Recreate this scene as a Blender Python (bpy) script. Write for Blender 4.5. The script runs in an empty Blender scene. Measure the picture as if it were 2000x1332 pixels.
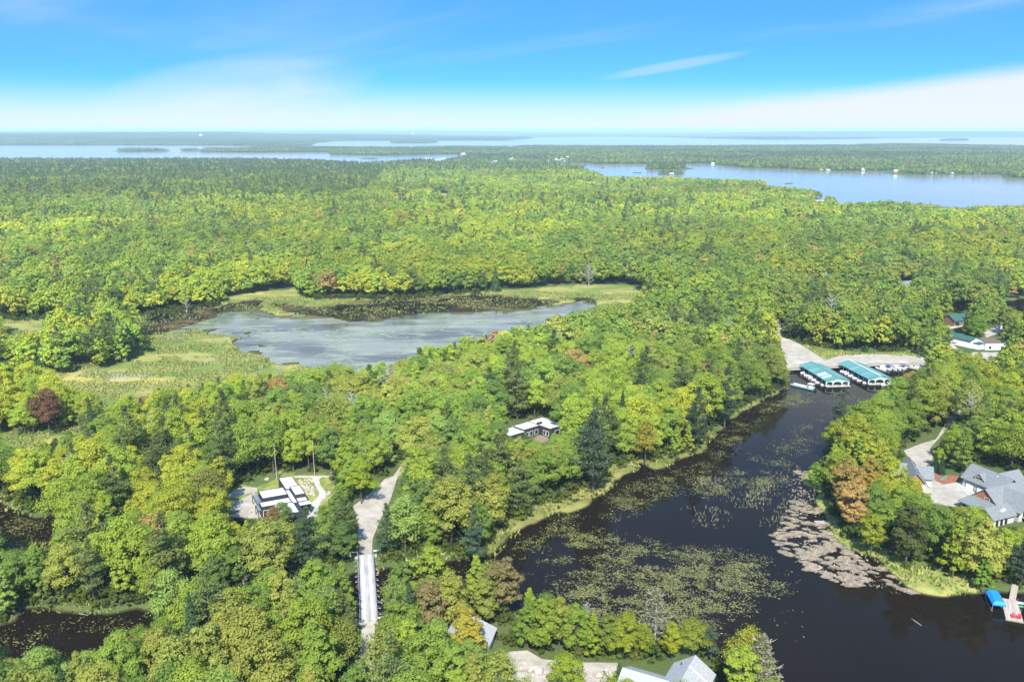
import bpy, math, random
import numpy as np
from mathutils import Vector, Matrix, Euler

# ------------------------------------------------------------------ camera, sky, sun, exposure
SC = bpy.context.scene
COL = SC.collection
F, CAMH, PITCH = 1750.0, 115.0, math.atan(412 / 1750.0)
cam = bpy.data.objects.new('camera', bpy.data.cameras.new('camera'))
COL.objects.link(cam)
cam.location = (0, 0, CAMH)
cam.rotation_euler = (math.pi / 2 - PITCH, 0, 0)
cam.data.sensor_width = 36
cam.data.lens = 36 * F / 2000
cam.data.clip_start = 1
cam.data.clip_end = 120000
SC.camera = cam

SUN_EL, SUN_AZ = math.radians(45), math.radians(183)     # azimuth clockwise from +Y (view direction): behind the camera, to the left
SUN_STR, SKY_STR, EXPO = 3.3, 0.15, 1.76
W = bpy.data.worlds.new('World'); SC.world = W; W.use_nodes = True
nt = W.node_tree; nt.nodes.clear()
def N(t, **kw):
    n = nt.nodes.new(t)
    for k, v in kw.items(): setattr(n, k, v)
    return n
def wmath(op, a, b=None, c=None, clamp=False):
    n = N('ShaderNodeMath', operation=op); n.use_clamp = clamp
    for i, v in enumerate((a, b, c)):
        if v is None: continue
        if isinstance(v, (int, float)): n.inputs[i].default_value = v
        else: nt.links.new(v, n.inputs[i])
    return n.outputs[0]
tc = N('ShaderNodeTexCoord')
sep = N('ShaderNodeSeparateXYZ'); nt.links.new(tc.outputs['Generated'], sep.inputs[0])
dx, dy, dz = sep.outputs
# deep blue comes down close to the horizon on this clear day: the sky's elevation runs faster than the plain model's
stretch = N('ShaderNodeCombineXYZ')
up_ = wmath('MAXIMUM', dz, 0.0)
nt.links.new(dx, stretch.inputs[0]); nt.links.new(dy, stretch.inputs[1])
nt.links.new(wmath('DIVIDE', wmath('MULTIPLY_ADD', up_, 5.6, 0.24), wmath('MULTIPLY_ADD', up_, 2.5, 1.0)), stretch.inputs[2])
nrm = N('ShaderNodeVectorMath', operation='NORMALIZE'); nt.links.new(stretch.outputs[0], nrm.inputs[0])
sky = N('ShaderNodeTexSky'); sky.sky_type = 'NISHITA'; sky.sun_disc = False
sky.sun_elevation = SUN_EL; sky.sun_rotation = SUN_AZ
sky.altitude = 200; sky.air_density = 1.0; sky.dust_density = 0.6; sky.ozone_density = 1.0
nt.links.new(nrm.outputs[0], sky.inputs['Vector'])
hsv = N('ShaderNodeHueSaturation'); hsv.inputs['Hue'].default_value = 0.5; hsv.inputs['Saturation'].default_value = 1.1; hsv.inputs['Value'].default_value = 0.85
tnt = N('ShaderNodeMix', data_type='RGBA', blend_type='MULTIPLY'); tnt.inputs[0].default_value = 1; tnt.inputs[7].default_value = (.54, .83, 1.03, 1)
nt.links.new(sky.outputs[0], tnt.inputs[6]); nt.links.new(tnt.outputs[2], hsv.inputs['Color'])
# cirrus: long streaks rising to the right, a bank low on the right, a white veil along the horizon
az = wmath('ARCTAN2', dx, dy)
def smooth(v, a, b, lo=0.0, hi=1.0):
    n = N('ShaderNodeMapRange', interpolation_type='SMOOTHSTEP')
    for i, q in enumerate((v, a, b, lo, hi)):
        if isinstance(q, (int, float)): n.inputs[i].default_value = q
        else: nt.links.new(q, n.inputs[i])
    return n.outputs[0]
def streaks(rot, sc, loc, detail, dist):
    c = N('ShaderNodeCombineXYZ'); nt.links.new(az, c.inputs[0]); nt.links.new(dz, c.inputs[1])
    r_ = N('ShaderNodeVectorRotate', rotation_type='Z_AXIS'); nt.links.new(c.outputs[0], r_.inputs[0]); r_.inputs['Angle'].default_value = -rot
    m_ = N('ShaderNodeMapping'); m_.inputs['Scale'].default_value = sc; m_.inputs['Location'].default_value = loc; nt.links.new(r_.outputs[0], m_.inputs[0])
    n = N('ShaderNodeTexNoise'); n.inputs['Scale'].default_value = 1.0; n.inputs['Detail'].default_value = detail; n.inputs['Roughness'].default_value = .52; n.inputs['Distortion'].default_value = dist
    nt.links.new(m_.outputs[0], n.inputs['Vector']); return n.outputs[0]
broad = streaks(.13, (1.5, 9, 1), (.35, .2, 0), 5, .5)
fine = streaks(.20, (4, 34, 1), (2.1, 1.3, 0), 7, .8)
s1 = wmath('MULTIPLY', smooth(broad, .48, .74, 0, .5), smooth(fine, .25, .7, .45, 1.0))
up2 = smooth(dz, .30, .50, 1.0, .7)
s1 = wmath('MULTIPLY', s1, up2, clamp=True)
top = wmath('ADD', wmath('MULTIPLY_ADD', az, .115, .004), wmath('MULTIPLY', wmath('SUBTRACT', broad, .5), .03))
bank = wmath('MULTIPLY', smooth(wmath('SUBTRACT', dz, top), -.016, .006, .92, 0), smooth(az, .0, .25))
du, dv = wmath('MULTIPLY', wmath('ADD', az, .285), 6.5), wmath('MULTIPLY', wmath('SUBTRACT', wmath('MULTIPLY_ADD', az, -.12, dz), .074), 26)
wisp = wmath('MULTIPLY', smooth(wmath('ADD', wmath('MULTIPLY', du, du), wmath('MULTIPLY', dv, dv)), 0, 1, .55, 0), smooth(fine, .3, .6, .4, 1))
du2, dv2 = wmath('MULTIPLY', wmath('SUBTRACT', az, .17), 11), wmath('MULTIPLY', wmath('SUBTRACT', wmath('MULTIPLY_ADD', az, -.16, dz), .038), 150)
wisp2 = wmath('MULTIPLY', smooth(wmath('ADD', wmath('MULTIPLY', du2, du2), wmath('MULTIPLY', dv2, dv2)), 0, 1, .30, 0), smooth(fine, .35, .6, .2, 1))
veil = wmath('MULTIPLY', smooth(dz, .0, .054, 1.0, 0), smooth(broad, .3, .7, .85, 1.0))
clear = 1.0
over = wmath('MULTIPLY', wmath('MULTIPLY', smooth(dz, .14, .20), smooth(dz, .26, .36, 1, .1)), smooth(broad, .30, .55, .62, .95))   # the cloud field the pond mirrors
for q in (over, s1, bank, wisp, wisp2, veil): clear = wmath('MULTIPLY', wmath('SUBTRACT', 1.0, q), clear)
cov = wmath('SUBTRACT', 1.0, clear)
mixc = N('ShaderNodeMix', data_type='RGBA'); nt.links.new(cov, mixc.inputs[0]); nt.links.new(hsv.outputs[0], mixc.inputs[6]); mixc.inputs[7].default_value = (1.76, 1.84, 1.90, 1)
bg = N('ShaderNodeBackground'); bg.inputs[1].default_value = SKY_STR; nt.links.new(mixc.outputs[2], bg.inputs[0])
wo = N('ShaderNodeOutputWorld'); nt.links.new(bg.outputs[0], wo.inputs[0])

sun = bpy.data.objects.new('sun', bpy.data.lights.new('sun', 'SUN')); COL.objects.link(sun)
sun.data.energy = SUN_STR; sun.data.angle = math.radians(0.53); sun.data.color = (1.0, 0.955, 0.88)
sd_ = Vector((math.sin(SUN_AZ) * math.cos(SUN_EL), math.cos(SUN_AZ) * math.cos(SUN_EL), math.sin(SUN_EL)))
sun.rotation_euler = sd_.to_track_quat('Z', 'Y').to_euler()
SC.view_settings.view_transform = 'Standard'; SC.view_settings.look = 'None'
SC.view_settings.exposure = EXPO; SC.view_settings.gamma = 1.0; SC.view_settings.use_curve_mapping = False
SC.cycles.use_denoising = True; SC.cycles.denoiser = 'OPENIMAGEDENOISE'; SC.cycles.denoising_input_passes = 'RGB_ALBEDO_NORMAL'
SC.cycles.max_bounces = 8; SC.cycles.diffuse_bounces = 5; SC.cycles.glossy_bounces = 2; SC.cycles.transmission_bounces = 5
SC.cycles.transparent_max_bounces = 8; SC.cycles.volume_bounces = 0

HAZE = 6.8e-5
R = np.random.default_rng(7)
random.seed(7)
GZ = 1.0                                    # height of the land above the water

# ------------------------------------------------------------------ helpers
def at(x, y, z=GZ):
    """A point of the photograph (2000 px wide) on the level z, in metres: a survey of where things stand."""
    ax, ay = x - 1000.0, 666.0 - y
    d1 = F * math.cos(PITCH) + ay * math.sin(PITCH); d2 = -F * math.sin(PITCH) + ay * math.cos(PITCH)
    t = (z - CAMH) / d2
    return (ax * t, d1 * t, z)
def atp(pts, z=GZ): return np.array([at(x, y, z)[:2] for x, y in pts])
def proj(X, Y, Z):
    dep = Y * math.cos(PITCH) - (Z - CAMH) * math.sin(PITCH)
    up = Y * math.sin(PITCH) + (Z - CAMH) * math.cos(PITCH)
    return 1000 + F * X / dep, 666 - F * up / dep, dep
def inside(poly, X, Y):
    r = np.zeros(X.shape, bool); n = len(poly)
    x0, y0 = poly.min(0); x1, y1 = poly.max(0)
    idx = np.nonzero((X >= x0) & (X <= x1) & (Y >= y0) & (Y <= y1))
    if len(idx[0]) == 0: return r
    xs, ys = X[idx], Y[idx]; c = np.zeros(xs.shape, bool)
    for i in range(n):
        ax, ay = poly[i - 1]; bx, by = poly[i]
        if ay == by: continue
        c ^= ((ay > ys) != (by > ys)) & (xs < (bx - ax) * (ys - ay) / (by - ay) + ax)
    r[idx] = c
    return r
def edge_dist(poly, X, Y):
    best = np.full(X.shape, 1e18)
    for i in range(len(poly)):
        a = poly[i - 1]; d = poly[i] - a; L = max((d * d).sum(), 1e-9)
        t = np.clip(((X - a[0]) * d[0] + (Y - a[1]) * d[1]) / L, 0, 1)
        best = np.minimum(best, (X - a[0] - t * d[0]) ** 2 + (Y - a[1] - t * d[1]) ** 2)
    return np.sqrt(best)
def vnoise(X, Y, s, seed=0):
    x, y = X / s + seed * 17.3, Y / s - seed * 9.1
    xi, yi = np.floor(x), np.floor(y); fx, fy = x - xi, y - yi
    fx, fy = fx * fx * (3 - 2 * fx), fy * fy * (3 - 2 * fy)
    def h(a, b):
        v = np.sin(a * 127.1 + b * 311.7 + seed * 74.7) * 43758.5453
        return v - np.floor(v)
    return (h(xi, yi) * (1 - fx) + h(xi + 1, yi) * fx) * (1 - fy) + (h(xi, yi + 1) * (1 - fx) + h(xi + 1, yi + 1) * fx) * fy
def fbm(X, Y, s, seed=0, o=3):
    r = 0; a = .5; t = 0
    for k in range(o):
        r = r + a * vnoise(X, Y, s / 2 ** k, seed + k * 3); t += a; a *= .5
    return r / t
def sstep(a, b, x):
    t = np.clip((x - a) / (b - a), 0, 1); return t * t * (3 - 2 * t)

def mat(name, c1, c2=None, scale=1.0, rough=0.8, detail=4, bump=0.0, bscale=None, metal=0.0, spec=0.3, stretch=(1, 1, 1), lo=0.35, hi=0.65, c3=None, s3=0.1):
    m = bpy.data.materials.new(name); m.use_nodes = True
    t = m.node_tree; b = t.nodes['Principled BSDF']
    b.inputs['Roughness'].default_value = rough; b.inputs['Metallic'].default_value = metal; b.inputs['Specular IOR Level'].default_value = spec
    g = t.nodes.new('ShaderNodeTexCoord'); mp = t.nodes.new('ShaderNodeMapping'); mp.inputs['Scale'].default_value = stretch
    t.links.new(g.outputs['Object'], mp.inputs[0])
    def noise(sc, de):
        n = t.nodes.new('ShaderNodeTexNoise'); n.inputs['Scale'].default_value = sc; n.inputs['Detail'].default_value = de
        t.links.new(mp.outputs[0], n.inputs['Vector']); return n
    n = noise(scale, detail)
    r = t.nodes.new('ShaderNodeMapRange'); r.inputs[1].default_value = lo; r.inputs[2].default_value = hi; t.links.new(n.outputs[0], r.inputs[0])
    x = t.nodes.new('ShaderNodeMix'); x.data_type = 'RGBA'; x.inputs[6].default_value = (*c1, 1); x.inputs[7].default_value = (*(c2 or [v * .75 for v in c1]), 1)
    t.links.new(r.outputs[0], x.inputs[0]); out = x.outputs[2]
    if c3:
        n3 = noise(s3, 5); r3 = t.nodes.new('ShaderNodeMapRange'); r3.inputs[1].default_value = .5; r3.inputs[2].default_value = .68; t.links.new(n3.outputs[0], r3.inputs[0])
        x3 = t.nodes.new('ShaderNodeMix'); x3.data_type = 'RGBA'; x3.inputs[7].default_value = (*c3, 1); t.links.new(out, x3.inputs[6]); t.links.new(r3.outputs[0], x3.inputs[0]); out = x3.outputs[2]
    t.links.new(out, b.inputs['Base Color'])
    if bump:
        nb = noise(bscale or scale * 3, 3); bp = t.nodes.new('ShaderNodeBump'); bp.inputs['Strength'].default_value = bump; bp.inputs['Distance'].default_value = .1
        t.links.new(nb.outputs[0], bp.inputs['Height']); t.links.new(bp.outputs[0], b.inputs['Normal'])
    return m

class MB:
    """Collects shapes and links them as one mesh object."""
    def __init__(s): s.v = []; s.f = []
    def add(s, v, f):
        o = len(s.v); s.v += [tuple(p) for p in v]; s.f += [tuple(i + o for i in q) for q in f]; return s
    def box(s, x0, x1, y0, y1, z0, z1, rot=0.0, piv=(0, 0)):
        v = [(x, y, z) for z in (z0, z1) for x, y in ((x0, y0), (x1, y0), (x1, y1), (x0, y1))]
        if rot:
            c, n = math.cos(rot), math.sin(rot); v = [(piv[0] + (x - piv[0]) * c - (y - piv[1]) * n, piv[1] + (x - piv[0]) * n + (y - piv[1]) * c, z) for x, y, z in v]
        return s.add(v, [(3, 2, 1, 0), (4, 5, 6, 7), (0, 1, 5, 4), (1, 2, 6, 5), (2, 3, 7, 6), (3, 0, 4, 7)])
    def slab(s, q, t):
        """A quad or polygon of points thickened downwards by t."""
        n = len(q); v = [tuple(p) for p in q] + [(p[0], p[1], p[2] - t) for p in q]
        return s.add(v, [tuple(range(n)), tuple(range(2 * n - 1, n - 1, -1))] + [(i, i + n, (i + 1) % n + n, (i + 1) % n) for i in range(n)])
    def tube(s, p, q, r0, r1=None, n=6, cap=True):
        p, q = Vector(p), Vector(q); r1 = r0 if r1 is None else r1; d = (q - p)
        if d.length < 1e-6: return s
        d.normalize(); a = d.orthogonal().normalized(); b = d.cross(a)
        v = []
        for c, r in ((p, r0), (q, r1)):
            for i in range(n):
                t = 2 * math.pi * i / n; v.append(c + a * (r * math.cos(t)) + b * (r * math.sin(t)))
        f = [(i, (i + 1) % n, n + (i + 1) % n, n + i) for i in range(n)]
        if cap: f += [tuple(range(n - 1, -1, -1)), tuple(range(n, 2 * n))]
        return s.add(v, f)
    def blob(s, c, r, seed=0, j=.18, n=(7, 5)):
        rg = random.Random(seed); v = [(c[0], c[1], c[2] - r[2])]; f = []
        for k in range(1, n[1]):
            ph = math.pi * k / n[1] - math.pi / 2
            for i in range(n[0]):
                th = 2 * math.pi * i / n[0]; q = 1 + rg.uniform(-j, j)
                v.append((c[0] + r[0] * q * math.cos(ph) * math.cos(th), c[1] + r[1] * q * math.cos(ph) * math.sin(th), c[2] + r[2] * q * math.sin(ph)))
        v.append((c[0], c[1], c[2] + r[2])); m = n[0]
        for i in range(m): f.append((0, 1 + (i + 1) % m, 1 + i))
        for k in range(n[1] - 2):
            for i in range(m): f.append((1 + k * m + i, 1 + k * m + (i + 1) % m, 1 + (k + 1) * m + (i + 1) % m, 1 + (k + 1) * m + i))
        o = 1 + (n[1] - 2) * m; top = len(v) - 1
        for i in range(m): f.append((o + i, o + (i + 1) % m, top))
        return s.add(v, f)
    def mesh(s, name, m):
        me = bpy.data.meshes.new(name); me.from_pydata(s.v, [], s.f); me.update()
        if m: me.materials.append(m)
        return me
    def build(s, name, m, parent=None, loc=(0, 0, 0), rz=0.0):
        o = bpy.data.objects.new(name, s.mesh(name, m)); COL.objects.link(o); o.parent = parent; o.location = loc; o.rotation_euler = (0, 0, rz); return o
def tag(o, label=None, cat=None, group=None, kind=None):
    if label: o['label'] = label
    if cat: o['category'] = cat
    if group: o['group'] = group
    if kind: o['kind'] = kind
    return o
def thing(name, loc, rz=0.0, label=None, cat=None, group=None):
    o = bpy.data.objects.new(name, None); COL.objects.link(o); o.location = loc; o.rotation_euler = (0, 0, rz); o.empty_display_size = .5
    return tag(o, label, cat, group)
def inst(name, me, parent=None, loc=(0, 0, 0), rot=(0, 0, 0), sc=(1, 1, 1)):
    o = bpy.data.objects.new(name, me); COL.objects.link(o); o.parent = parent; o.location = loc; o.rotation_euler = rot; o.scale = sc; return o
def np_mesh(name, V, Fq, m=None):
    me = bpy.data.meshes.new(name); k = Fq.shape[1]
    me.vertices.add(len(V)); me.vertices.foreach_set('co', V.astype(np.float32).ravel())
    me.loops.add(Fq.size); me.loops.foreach_set('vertex_index', Fq.astype(np.int32).ravel())
    me.polygons.add(len(Fq)); me.polygons.foreach_set('loop_start', np.arange(0, Fq.size, k, dtype=np.int32))
    me.update(calc_edges=True)
    if m: me.materials.append(m)
    return me

# ------------------------------------------------------------------ the survey: outlines of water, meadow, gravel
WATER = dict(
 lagoon=[(1537,725),(1543,757),(1522,768),(1477,789),(1438,812),(1408,830),(1399,848),(1372,880),(1342,898),(1312,910),(1279,916),(1252,904),(1246,920),(1213,927),(1195,957),(1150,988),(1105,1000),(1059,1014),(1010,1045),(985,1068),(968,1086),(880,1098),(790,1106),(750,1110),(735,1120),(718,1118),(695,1116),(605,1144),(555,1151),(527,1158),(420,1182),(367,1188),(304,1198),(266,1189),(209,1202),(147,1195),(47,1195),(28,1212),(-20,1227),(-160,1240),(-190,1330),(0,1322),(100,1312),(170,1302),(250,1277),(330,1252),(420,1228),(530,1217),(620,1212),(700,1204),(735,1200),(850,1195),(960,1190),(1040,1207),(1100,1217),(1160,1230),(1250,1240),(1330,1264),(1430,1302),(1500,1332),(1530,1370),(1560,1500),(3600,1500),(3300,1190),(2600,1175),(2200,1162),(2060,1154),(1985,1156),(1930,1151),(1905,1158),(1872,1161),(1840,1165),(1808,1161),(1772,1151),(1737,1119),(1708,1092),(1662,1076),(1632,1058),(1620,1037),(1618,1020),(1606,1002),(1596,977),(1577,949),(1574,927),(1605,905),(1612,880),(1630,850),(1650,835),(1690,815),(1740,800),(1775,775),(1800,750),(1830,728),(1808,714),(1720,717),(1620,721),(1560,725)],
 pond=[(304,655),(352,641),(410,622),(442,610),(480,606),(509,597),(518,611),(544,616),(602,614),(640,618),(680,628),(740,626),(777,618),(832,611),(915,610),(997,604),(1080,596),(1140,588),(1168,593),(1160,604),(1120,632),(1050,657),(960,684),(880,708),(800,730),(720,738),(650,730),(600,718),(541,713),(530,708),(515,697),(475,690),(460,681),(453,669),(470,662),(440,656),(410,655),(400,648),(380,643),(350,653),(330,650)],
 west_pond=[(-120,955),(0,972),(15,998),(45,1006),(70,1015),(110,1005),(118,1020),(105,1062),(80,1062),(40,1068),(0,1078),(-130,1105)],
 far_pool=[(760,382.5),(800,381),(808,384.5),(785,387),(762,386.5)],
 cove=[(1950,589),(2000,584),(2120,578),(2170,640),(2040,640),(1992,614),(1962,604)],
 right_lake=[(1145,321),(1150,320),(1212,321.5),(1255,321),(1337,320),(1380,320),(1425,326),(1470,330),(1500,329.5),(1537,331),(1595,335),(1650,336),(1717,335),(1737,340),(1775,342.5),(1810,342.5),(1950,341.5),(1962,349),(2000,350),(2100,352),(2400,362),(2400,425),(2200,423),(2000,422),(1900,422),(1875,427),(1800,418),(1725,412),(1645,414),(1634,404),(1636,398),(1590,385),(1530,380),(1500,374),(1497,362),(1480,366),(1400,361),(1300,360),(1185,359),(1150,346),(1140,331)],
 river=[(1012,323),(1065,321.5),(1130,318.5),(1150,321),(1130,324),(1070,326.5),(1015,328)],
 west_lake=[(-900,283),(0,283.8),(350,283.8),(500,285),(610,284.3),(617,279.2),(640,277.5),(655,275.3),(700,275),(762,275),(857,274.5),(1000,274.5),(1005,273),(1040,270.5),(1050,268.3),(1195,267.6),(1250,268),(1345,270),(1500,273),(1527,273),(1650,271.8),(1790,270.2),(1900,268.5),(2000,268.5),(2900,268.5),(2900,290),(2000,288.2),(1875,286),(1762,283.5),(1680,285.4),(1660,287),(1500,287.5),(1400,288),(1300,288),(1215,288.2),(1150,288),(1045,287.6),(1000,289.6),(1000,292.5),(900,292.5),(880,296),(1020,301),(1000,303),(930,305),(860,313),(760,322),(700,324),(640,318),(580,318.5),(500,315),(200,316),(0,316),(-900,316)],
)
ISLES = dict(
 long_island=[(385,297.5),(400,293),(450,293.5),(500,290.8),(560,290),(637,290.5),(700,291),(770,291.3),(837,290.5),(900,289),(1010,290.5),(1010,300),(975,300.6),(875,301.5),(770,304),(700,303.5),(642,302),(637,297.4),(560,298),(500,298)],
 isle_a=[(215,296.2),(238,294.3),(300,294),(335,294.8),(330,296),(240,297)],
 isle_mid=[(760,279),(770,277.3),(850,277.3),(857,278.2),(840,279.5),(770,279.8)],
 isle_c=[(1257,331.5),(1259,326),(1330,325),(1357,330),(1330,333),(1338,341.5),(1300,343),(1283,342),(1290,334)],
 islet_a=[(1235,337.6),(1250,337),(1256,338.6),(1238,339)], islet_b=[(1170,328.6),(1180,327.8),(1185,329),(1174,329.6)],
 islet_c=[(1530,358.5),(1548,357.2),(1551,359.4),(1536,360.2)],
 isle_d=[(1832,274.8),(1850,273.2),(1890,273.3),(1895,274.6),(1860,275.3)],
 isle_e=[(702,310.5),(712,309),(735,309),(738,311.5),(715,312)], spit=[(350,294.6),(400,294),(400,295.6),(356,295.6)])
CUTOUT = dict(inlet=[(771,293.2),(800,292),(834,292.2),(834,293),(800,293.9)])
MEADOW = dict(
 marsh=[(-200,628),(0,624),(128,624),(224,620),(304,615),(368,604),(425,594),(448,580),(508,570),(580,564),(596,583),(673,584),(805,581),(942,570),(1025,564),(1135,556),(1228,556),(1250,564),(1300,592),(1250,598),(1190,615),(1120,650),(960,700),(800,748),(720,760),(650,752),(557,748),(464,757),(410,772),(320,792),(250,808),(200,838),(130,855),(60,885),(0,893),(-200,900)],
 pool_edge=[(838,377),(985,380),(985,382),(860,384)], glade_a=[(492,391),(548,393),(548,403),(498,405)], glade_b=[(0,402),(20,401),(26,407),(0,409)], glade_c=[(560,345),(590,346),(590,352),(556,351)],
 north_bank=[(960,1092),(945,1062),(985,1020),(1060,980),(1150,948),(1200,905),(1300,882),(1372,866),(1400,840),(1440,800),(1540,752),(1550,770),(1400,900),(1200,1000),(1000,1092)],
 point=[(1560,920),(1600,905),(1607,960),(1628,1000),(1655,1050),(1712,1062),(1760,1088),(1843,1117),(1900,1130),(1912,1160),(1840,1172),(1740,1160),(1600,1060)],
 glade_d=[(1700,690),(1790,686),(1822,680),(1830,696),(1803,700),(1640,697),(1610,704),(1560,670),(1600,680)],
 yard=[(440,962),(470,947),(500,940),(545,922),(580,926),(650,927),(654,975),(640,1008),(560,1016),(440,1012)],
)
WOOD_ISLES = [[(-60,655),(60,650),(150,642),(235,640),(275,655),(280,682),(256,706),(208,719),(154,722),(122,732),(60,728),(-60,728)],
              [(-60,775),(40,768),(130,775),(196,795),(185,832),(120,848),(60,848),(-60,855)]]
MATS = [[(262,640),(304,613),(360,606),(425,598),(500,585),(520,588),(505,598),(440,610),(410,622),(352,641),(304,656),(270,655)],
        [(520,590),(600,600),(640,600),(700,588),(800,583),(940,575),(1030,583),(1100,590),(1060,598),(997,606),(915,612),(832,613),(777,620),(740,628),(680,630),(640,620),(560,612)],
        [(1088,586),(1150,580),(1170,590),(1140,590)]]
def tow(d, z=GZ): return {k: atp(v, z) for k, v in d.items()}
WATER_W, ISLES_W, CUT_W, MEADOW_W = tow(WATER, 0), tow(ISLES, 0), tow(CUTOUT, 0), tow(MEADOW)
WOOD_W, MATS_W = [atp(p) for p in WOOD_ISLES], [atp(p, 0) for p in MATS]
def shore_sd(X, Y):
    """Distance to the shore in metres, positive on land."""
    sd = np.full(X.shape, 1e6); wet = np.zeros(X.shape, bool)
    for p in WATER_W.values():
        ins = inside(p, X, Y); wet |= ins; sd = np.minimum(sd, edge_dist(p, X, Y))
    land = np.zeros(X.shape, bool)
    for p in ISLES_W.values():
        land |= inside(p, X, Y); sd = np.minimum(sd, edge_dist(p, X, Y))
    for p in CUT_W.values():
        land &= ~inside(p, X, Y); sd = np.minimum(sd, edge_dist(p, X, Y))
    return np.where(wet & ~land, -sd, sd)
def hills(X, Y, sd):
    r = np.hypot(X, Y)
    near = sstep(560, 1100, r) * 7 * sstep(.35, .8, fbm(X, Y, 420, 5)) * sstep(100, 700, sd)
    far = sstep(7000, 15000, r) * 75 * sstep(.35, .75, fbm(X, Y * .7, 5200, 9)) * sstep(20, 1600, sd)
    return near + far

# ------------------------------------------------------------------ ground: one sheet to the horizon
rr = 60 * np.exp(np.arange(0, math.log(50000 / 60), .0095)); rr = np.append(rr, 50000)
aa = np.concatenate([np.arange(-180, -41, 4.0), np.arange(-40, 40.01, .2), np.arange(42, 180, 4.0)])
A, RR = np.meshgrid(np.radians(aa), rr)
GX, GY = RR * np.sin(A), RR * np.cos(A)
gsd = shore_sd(GX, GY)
rag = (fbm(GX, GY, 8, 2) - .5) * np.clip(RR / 48, 4, 8)
g0 = gsd + rag * (RR < 1500)
gzz = np.clip(g0 * .55, -2.0, GZ) + hills(GX, GY, gsd)
cR, cG, cB = np.zeros(GX.shape), np.zeros(GX.shape), np.zeros(GX.shape)
for k, p in MEADOW_W.items():
    ins = inside(p, GX, GY)
    (cB if k in ('glade_d', 'yard', 'point') else cR)[ins] = 1
    if k == 'north_bank': cR[ins] = .75; cG[ins] = np.clip(.3 + .9 * (fbm(GX[ins], GY[ins], 6, 93) - .4), 0, .8)
for p in WOOD_W: cR[inside(p, GX, GY)] = 0.35
for p in MATS_W:
    ins = inside(p, GX, GY)
    nz = fbm(GX * .45, GY, 9, 21)
    gzz = np.where(ins, np.clip((nz - .43) * 1.3, -.5, .5), gzz); cG[ins] = 1; cR[ins] = 0
pin = inside(WATER_W['pond'], GX, GY) & (gsd > -16) & (fbm(GX * .6, GY, 8, 88) + gsd * .008 > .53); gzz = np.where(pin, .22, gzz); cR[pin] = .8
ground_m = bpy.data.materials.new('ground'); ground_m.use_nodes = True
def ground_nodes(m):
    t = m.node_tree; L = t.links.new; b = t.nodes['Principled BSDF']; b.inputs['Roughness'].default_value = .95; b.inputs['Specular IOR Level'].default_value = .1
    geo = t.nodes.new('ShaderNodeNewGeometry'); at_ = t.nodes.new('ShaderNodeAttribute'); at_.attribute_name = 'cls'
    sp = t.nodes.new('ShaderNodeSeparateColor'); L(at_.outputs['Color'], sp.inputs[0])
    def nz(s, d=5, st=(1, 1, 1)):
        mp = t.nodes.new('ShaderNodeMapping'); mp.inputs['Scale'].default_value = st; L(geo.outputs['Position'], mp.inputs[0])
        n = t.nodes.new('ShaderNodeTexNoise'); n.inputs['Scale'].default_value = s; n.inputs['Detail'].default_value = d; L(mp.outputs[0], n.inputs['Vector']); return n.outputs[0]
    def mr(v, a, c):
        r = t.nodes.new('ShaderNodeMapRange'); r.interpolation_type = 'SMOOTHSTEP'; r.inputs[1].default_value = a; r.inputs[2].default_value = c; L(v, r.inputs[0]); return r.outputs[0]
    def mix(f, a, c):
        x = t.nodes.new('ShaderNodeMix'); x.data_type = 'RGBA'
        if isinstance(f, float): x.inputs[0].default_value = f
        else: L(f, x.inputs[0])
        for i, v in ((6, a), (7, c)):
            if isinstance(v, tuple): x.inputs[i].default_value = (*v, 1)
            else: L(v, x.inputs[i])
        return x.outputs[2]
    forest = mix(mr(nz(.02), .35, .65), (.055, .085, .026), (.085, .10, .034))
    mead = mix(mr(nz(.05, 6, (.6, 1, 1)), .4, .6), (.12, .165, .035), (.25, .235, .07))
    mead = mix(mr(nz(.028, 5, (.5, 1, 1)), .52, .66), mead, (.36, .30, .085))
    mead = mix(mr(nz(.35, 4), .55, .75), mead, (.085, .12, .03))
    mead = mix(mr(nz(.035, 5), .60, .72), mead, (.26, .25, .17))
    mud = mix(mr(nz(.35, 6, (.4, 1, 1)), .4, .62), (.035, .022, .010), (.15, .115, .04))
    mud = mix(mr(nz(.06, 5, (.4, 1, 1)), .52, .68), mud, (.17, .17, .05))
    lawn = mix(mr(nz(.25, 6), .38, .62), (.12, .17, .03), (.25, .24, .075))
    c = mix(sp.outputs[0], forest, mead); c = mix(sp.outputs[1], c, mud); c = mix(sp.outputs[2], c, lawn)
    sz = t.nodes.new('ShaderNodeSeparateXYZ'); L(geo.outputs['Position'], sz.inputs[0])
    wet = mr(sz.outputs[2], .05, .5); c = mix(wet, (.022, .017, .008), c)
    L(c, b.inputs['Base Color'])
    bp = t.nodes.new('ShaderNodeBump'); bp.inputs['Strength'].default_value = .8; bp.inputs['Distance'].default_value = .4; L(nz(1.2, 4), bp.inputs['Height']); L(bp.outputs[0], b.inputs['Normal'])
ground_nodes(ground_m)
nr, na = GX.shape
I = np.arange(nr * na).reshape(nr, na)
Q = np.stack([I[:-1, :-1], I[:-1, 1:], I[1:, 1:], I[1:, :-1]], -1).reshape(-1, 4)
Qw = np.stack([I[:-1, -1], I[:-1, 0], I[1:, 0], I[1:, -1]], -1)
Q = np.concatenate([Q, Qw])
V = np.stack([GX, GY, gzz], -1).reshape(-1, 3)
gm = np_mesh('ground', V, Q, ground_m)
ca = gm.color_attributes.new('cls', 'FLOAT_COLOR', 'POINT')
ca.data.foreach_set('color', np.stack([cR, cG, cB, np.ones_like(cR)], -1).astype(np.float32).ravel())
for p in gm.polygons: pass
gm.polygons.foreach_set('use_smooth', np.ones(len(Q), bool))
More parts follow.
